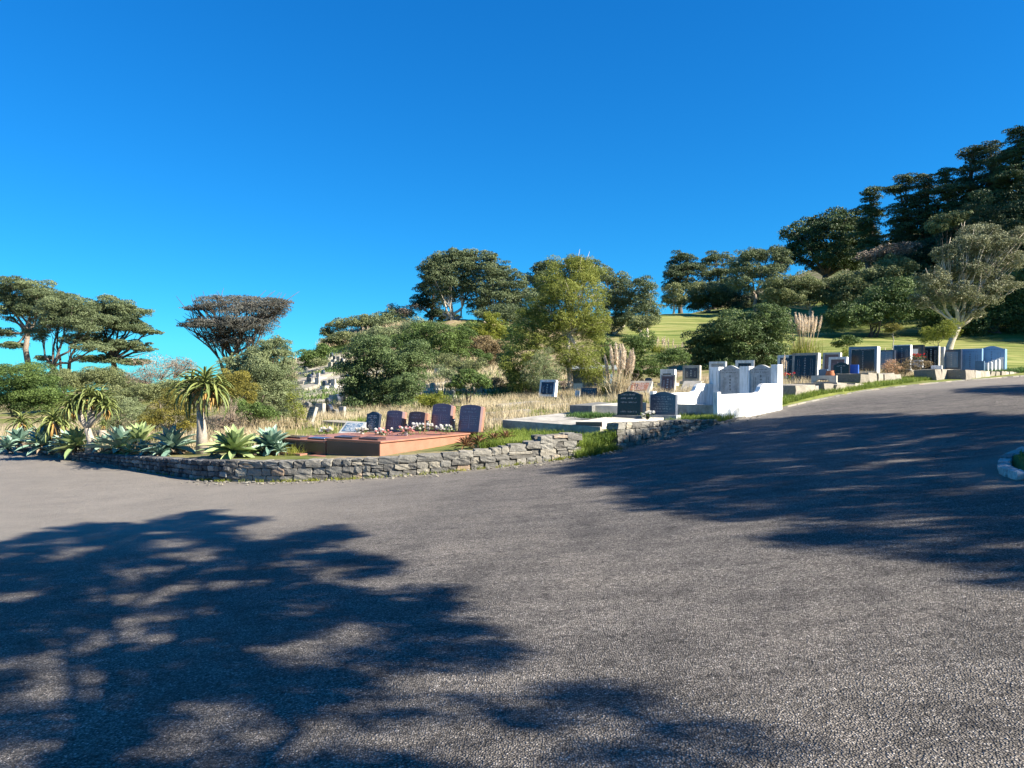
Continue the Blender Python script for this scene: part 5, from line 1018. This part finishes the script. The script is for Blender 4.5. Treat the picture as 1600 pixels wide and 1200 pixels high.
# island grass
vi = np.array(ERight[3:10]+[(16, 0), (22, 10), (20, 17)], float); qq = rg.uniform([6, -2], [20, 16], (40000, 2)); POLI = np.array([(13,13.6),(8.42,11.65),(7.22,10.65),(6.62,9.8),(6.36,9.13),(6.82,8.15),(8.25,6.6),(12,0),(30,0),(30,24)], float); qq = qq[inside(qq[:,0], qq[:,1], POLI)]; qq = qq[edist(qq[:,0], qq[:,1], POLI) > .12][:16000]
grass_field('green_weeds', 'low green plants on the traffic island at the right edge', 'grass', np.column_stack([qq, gz(qq[:,0], qq[:,1])]), .13, .022, 'dgrass', rg, lean=.8)
fw = []
for _ in range(150):
    k = rg.integers(4, 15); t_ = rg.random(); p = EDGE[k]*(1-t_)+EDGE[k+1]*t_; c = 14; q = p+rg.normal(size=(c, 3))*[.07, .05, 0]+[.02, -.05, 0]; fw.append(q)
fw = np.concatenate(fw); fw[:,2] = rz(fw[:,0], fw[:,1]); grass_field('wall_weeds', 'small weeds and dead blades along the foot of the stone wall', 'weeds', fw, .09, .012, 'yel', rg, lean=.9)
# loose stones and leaves on the road
lit = MB(); 
for i in range(420):
    if i < 395: s = rg.uniform(0, 1); k = rg.integers(5, len(EDGE)-6); p = EDGE[k]*(1-s)+EDGE[k+1]*s+np.array([rg.normal()*.2, -abs(rg.normal())*.35-.05, 0])
    else: p = np.array([rg.uniform(-6, 8), rg.uniform(2.6, 14), 0])
    if not inside(np.array([p[0]]), np.array([p[1]]))[0]: continue
    r_ = rg.uniform(.003, .007) if i >= 395 else rg.uniform(.008, .026); put_rock(lit, (p[0], p[1], float(rz(p[0], p[1]))+r_*.4+.012), np.eye(3), (r_*1.3, r_, r_*.7), rg, .5, .1)
o = lit.build('gravel', M['dstone'] if False else M['stone'], None); tag(o, 'loose pebbles scattered on the asphalt and along the wall foot', 'gravel', kind='stuff')

# ------------------------------------------------------------ trees outside the picture whose shade falls into it
def shade_tree(label, base, poly, gaps, hmin, hr, seed, step, pr=(.25, .55), tr=.3, thr=.30, nz=1.1, leaf=.13, dens=1.5):
    """crown of a tree outside the frame, grown along the sun's rays over the patch of road it shades"""
    rg = np.random.default_rng(seed); pw = np.array([P(a, c)[:2] for a, c in poly]); gw = [(P(a, c)[:2], abs(P(a+r_, c)[0]-P(a, c)[0])) for a, c, r_ in gaps]; lo = pw.min(0); hi = pw.max(0)
    gx, gy = np.meshgrid(np.arange(lo[0], hi[0], step), np.arange(lo[1], hi[1], step)); q = np.column_stack([gx.ravel(), gy.ravel()])+rg.normal(size=(gx.size, 2))*step*.3
    q = q[inside(q[:,0], q[:,1], pw)]; r = rg.uniform(*pr, len(q)); e = edist(q[:,0], q[:,1], np.vstack([pw, pw[:1], pw[:1], pw[:1]])); k = e > r*.2
    for g, r_ in gw: k &= np.hypot(*(q-g).T) > r_*1.05+r*.8
    k &= vn(q[:,0], q[:,1], nz, seed) > thr
    k &= vn(q[:,0], q[:,1], .37, seed+1) > thr*1.35
    pts = q[k]; R_ = r[k]; u = S/S[2]; H = []
    for p in pts:                 # keep the crown clear of the view
        h = hmin
        while h < 14:
            c = np.array([p[0], p[1], float(rz(*p))])+h*u
            if c[1] < .3 or abs(c[0])-.9 > .72*(c[1]+.6) or (c[2]-1.6-.9) > .55*(c[1]+.6): break
            h += .25
        H.append(h+rg.uniform(0, hr))
    H = np.array(H); C3 = np.column_stack([pts, rz(pts[:,0], pts[:,1])])+H[:,None]*u
    b = np.array([base[0], base[1], gz1(*base)-.1]); root = empty('shade_tree', b, label, 'tree'); out = []; tt = []
    for c, r in zip(C3, R_):
        nl = int(dens*7*r*r/leaf**2/2); dd = unit(rg.normal(size=(nl, 3)))*rg.random((nl, 1))**.4; out.append(leafquads(c+dd*r*[1.1, 1.1, .7]-b, dd, leaf, 2.2, rg, .4)); tt.append(rg.random(nl))
    quadmesh('crown', np.concatenate(out), np.concatenate(tt), M['grn'], root)
    mb = MB(); f0 = b+(C3.mean(0)-b)*[.25, .25, .45]; mb.tube(curve(b, f0, rg, 5, 0, .03)-b, np.linspace(tr, tr*.7, 5), 9); nL = 9
    km = C3[rg.choice(len(C3), nL, False)]
    for _ in range(4):
        a = np.argmin(((C3[:,None]-km[None])**2).sum(-1), 1); km = np.array([C3[a == i].mean(0) if (a == i).any() else km[i] for i in range(nL)])
    a = np.argmin(((C3[:,None]-km[None])**2).sum(-1), 1)
    for i in range(nL):
        p = curve(f0, km[i], rg, 7, .02, .05); mb.tube(p-b, np.linspace(tr*.38, tr*.12, 7), 6)
        for c in C3[a == i][::max(1, int((a == i).sum()/16))]: mb.tube(curve(p[rg.integers(4, 7)], c, rg, 4, 0, .08)-b, np.linspace(tr*.10, tr*.03, 4), 4)
    mb.build('trunk', M['bark'], root, smooth=True); return root
fg = [(-330,890),(-150,870),(0,848),(60,830),(130,817),(235,817),(285,799),(345,797),(355,805),(418,808),(372,826),(385,838),(440,842),(480,830),(530,818),(552,838),(520,850),(560,862),(622,875),(610,892),(555,905),(570,925),(625,932),(680,908),(745,905),(722,940),(735,980),(770,975),(785,1000),(830,1020),(850,1045),(880,1060),(985,1092),(1000,1108),(1060,1112),(1165,1158),(1150,1182),(1060,1172),(1000,1185),(1040,1260),(700,1400),(0,1500),(-500,1300)]
gp = [(300,865,26),(285,850,16),(320,873,14),(140,858,18),(97,868,12),(15,930,16),(215,890,20),(180,990,42),(90,1060,46),(60,1090,30),(35,1040,20),(150,1095,16),(260,920,22),(215,935,26),(298,962,14),(345,890,10),(350,915,22),(512,895,24),(240,970,18),(260,1000,14),(500,1015,34),(540,985,20),(470,950,10),(682,1060,20),(330,1145,26),(310,1110,14),(435,1160,22),(510,1160,26),(620,1150,20),(600,1075,18),(700,1000,12),(690,1160,26),(780,1085,24),(20,1180,36),(200,1190,12),(880,1150,20),(940,1135,18),(800,1180,18),(300,963,8),(120,1000,20),(475,862,8)]
shade_tree('tree beside the viewpoint whose crown shades the near road', (4.6, -6.2), fg, gp, 5.0, 1.6, 5, .21, (.14, .27), .16, .13, .8, leaf=.085, dens=7)
rp = [(870,733),(905,718),(950,702),(1010,686),(1060,673),(1100,663),(1130,656),(1180,655),(1260,650),(1350,646),(1440,648),(1520,645),(1600,650),(1700,650),(1900,670),(1900,940),(1700,925),(1600,918),(1540,912),(1480,888),(1420,865),(1330,850),(1250,855),(1200,842),(1190,830),(1140,812),(1110,802),(1000,800),(990,780),(940,760)]
gr_ = [(1240,733,10),(1320,703,12),(1250,815,16),(1360,817,18),(1470,740,10),(1540,765,14),(1300,762,14),(1430,690,14),(1520,700,12),(1140,745,8),(1390,845,14),(1560,860,16),(1210,720,8),(1340,735,8),(1450,805,12),(1100,700,8),(1480,668,10),(1580,690,10),(1380,722,8),(1170,790,10)]
shade_tree('tree on the right verge whose crown shades the hill road', (19, 6), rp, gr_, 6.5, 2.5, 6, .30, (.18, .40), .24, .15, 1.1, leaf=.12, dens=6)
shade_tree('tree on the upper right verge whose crown shades the top of the hill road', (46, 27), [(1480,609),(1560,602),(1640,601),(1800,601),(1800,619),(1640,618),(1560,616)], [], 7, 3, 7, .42, (.3, .55), .3, .1, 1.5, leaf=.2, dens=5)
rg = np.random.default_rng(303)
for i, (x, y, h, r) in enumerate(((66, 38, 14, 5.5), (84, 60, 20, 8), (92, 50, 22, 8), (104, 66, 26, 9), (112, 84, 24, 9), (98, 76, 24, 9), (122, 70, 28, 10), (88, 72, 18, 8), (104, 74, 30, 9), (112, 67, 33, 9), (120, 79, 35, 10), (108, 92, 29, 9), (124, 93, 34, 10), (118, 60, 31, 9), (132, 84, 36, 10), (97, 86, 24, 8), (79, 85, 28, 8), (87, 91, 30, 9), (95, 100, 32, 9), (86, 102, 28, 8))):
    b = np.array([x, y, gz1(x, y)]); root = empty('pine_tree', b, 'wood edge pine standing outside the picture on the right, %s up the slope' % ('first','second','third','fourth','fifth','sixth','seventh','eighth','ninth','tenth','eleventh','twelfth','thirteenth','fourteenth','fifteenth','sixteenth','seventeenth','eighteenth','nineteenth','twentieth')[i], 'pine', 'pines right of the view')
    V = []; t = []
    for k in range(26):
        f = rg.random(); c = np.array([rg.normal()*r*.42*(1.1-f*.7), rg.normal()*r*.42*(1.1-f*.7), h*(.22+.76*f)]); nl = 420; dd = unit(rg.normal(size=(nl, 3))); V.append(leafquads(c+dd*[r*.36, r*.36, r*.16], dd, .5, 2.5, rg, .5)); t.append(rg.random(nl))
    quadmesh('crown', np.concatenate(V), np.concatenate(t), M['pined'], root); mb = MB(); mb.tube([(0,0,-.5),(0,0,h*.5),(0,0,h*.95)], [.5,.35,.08], 7); mb.build('trunk', M['dbark'], root)
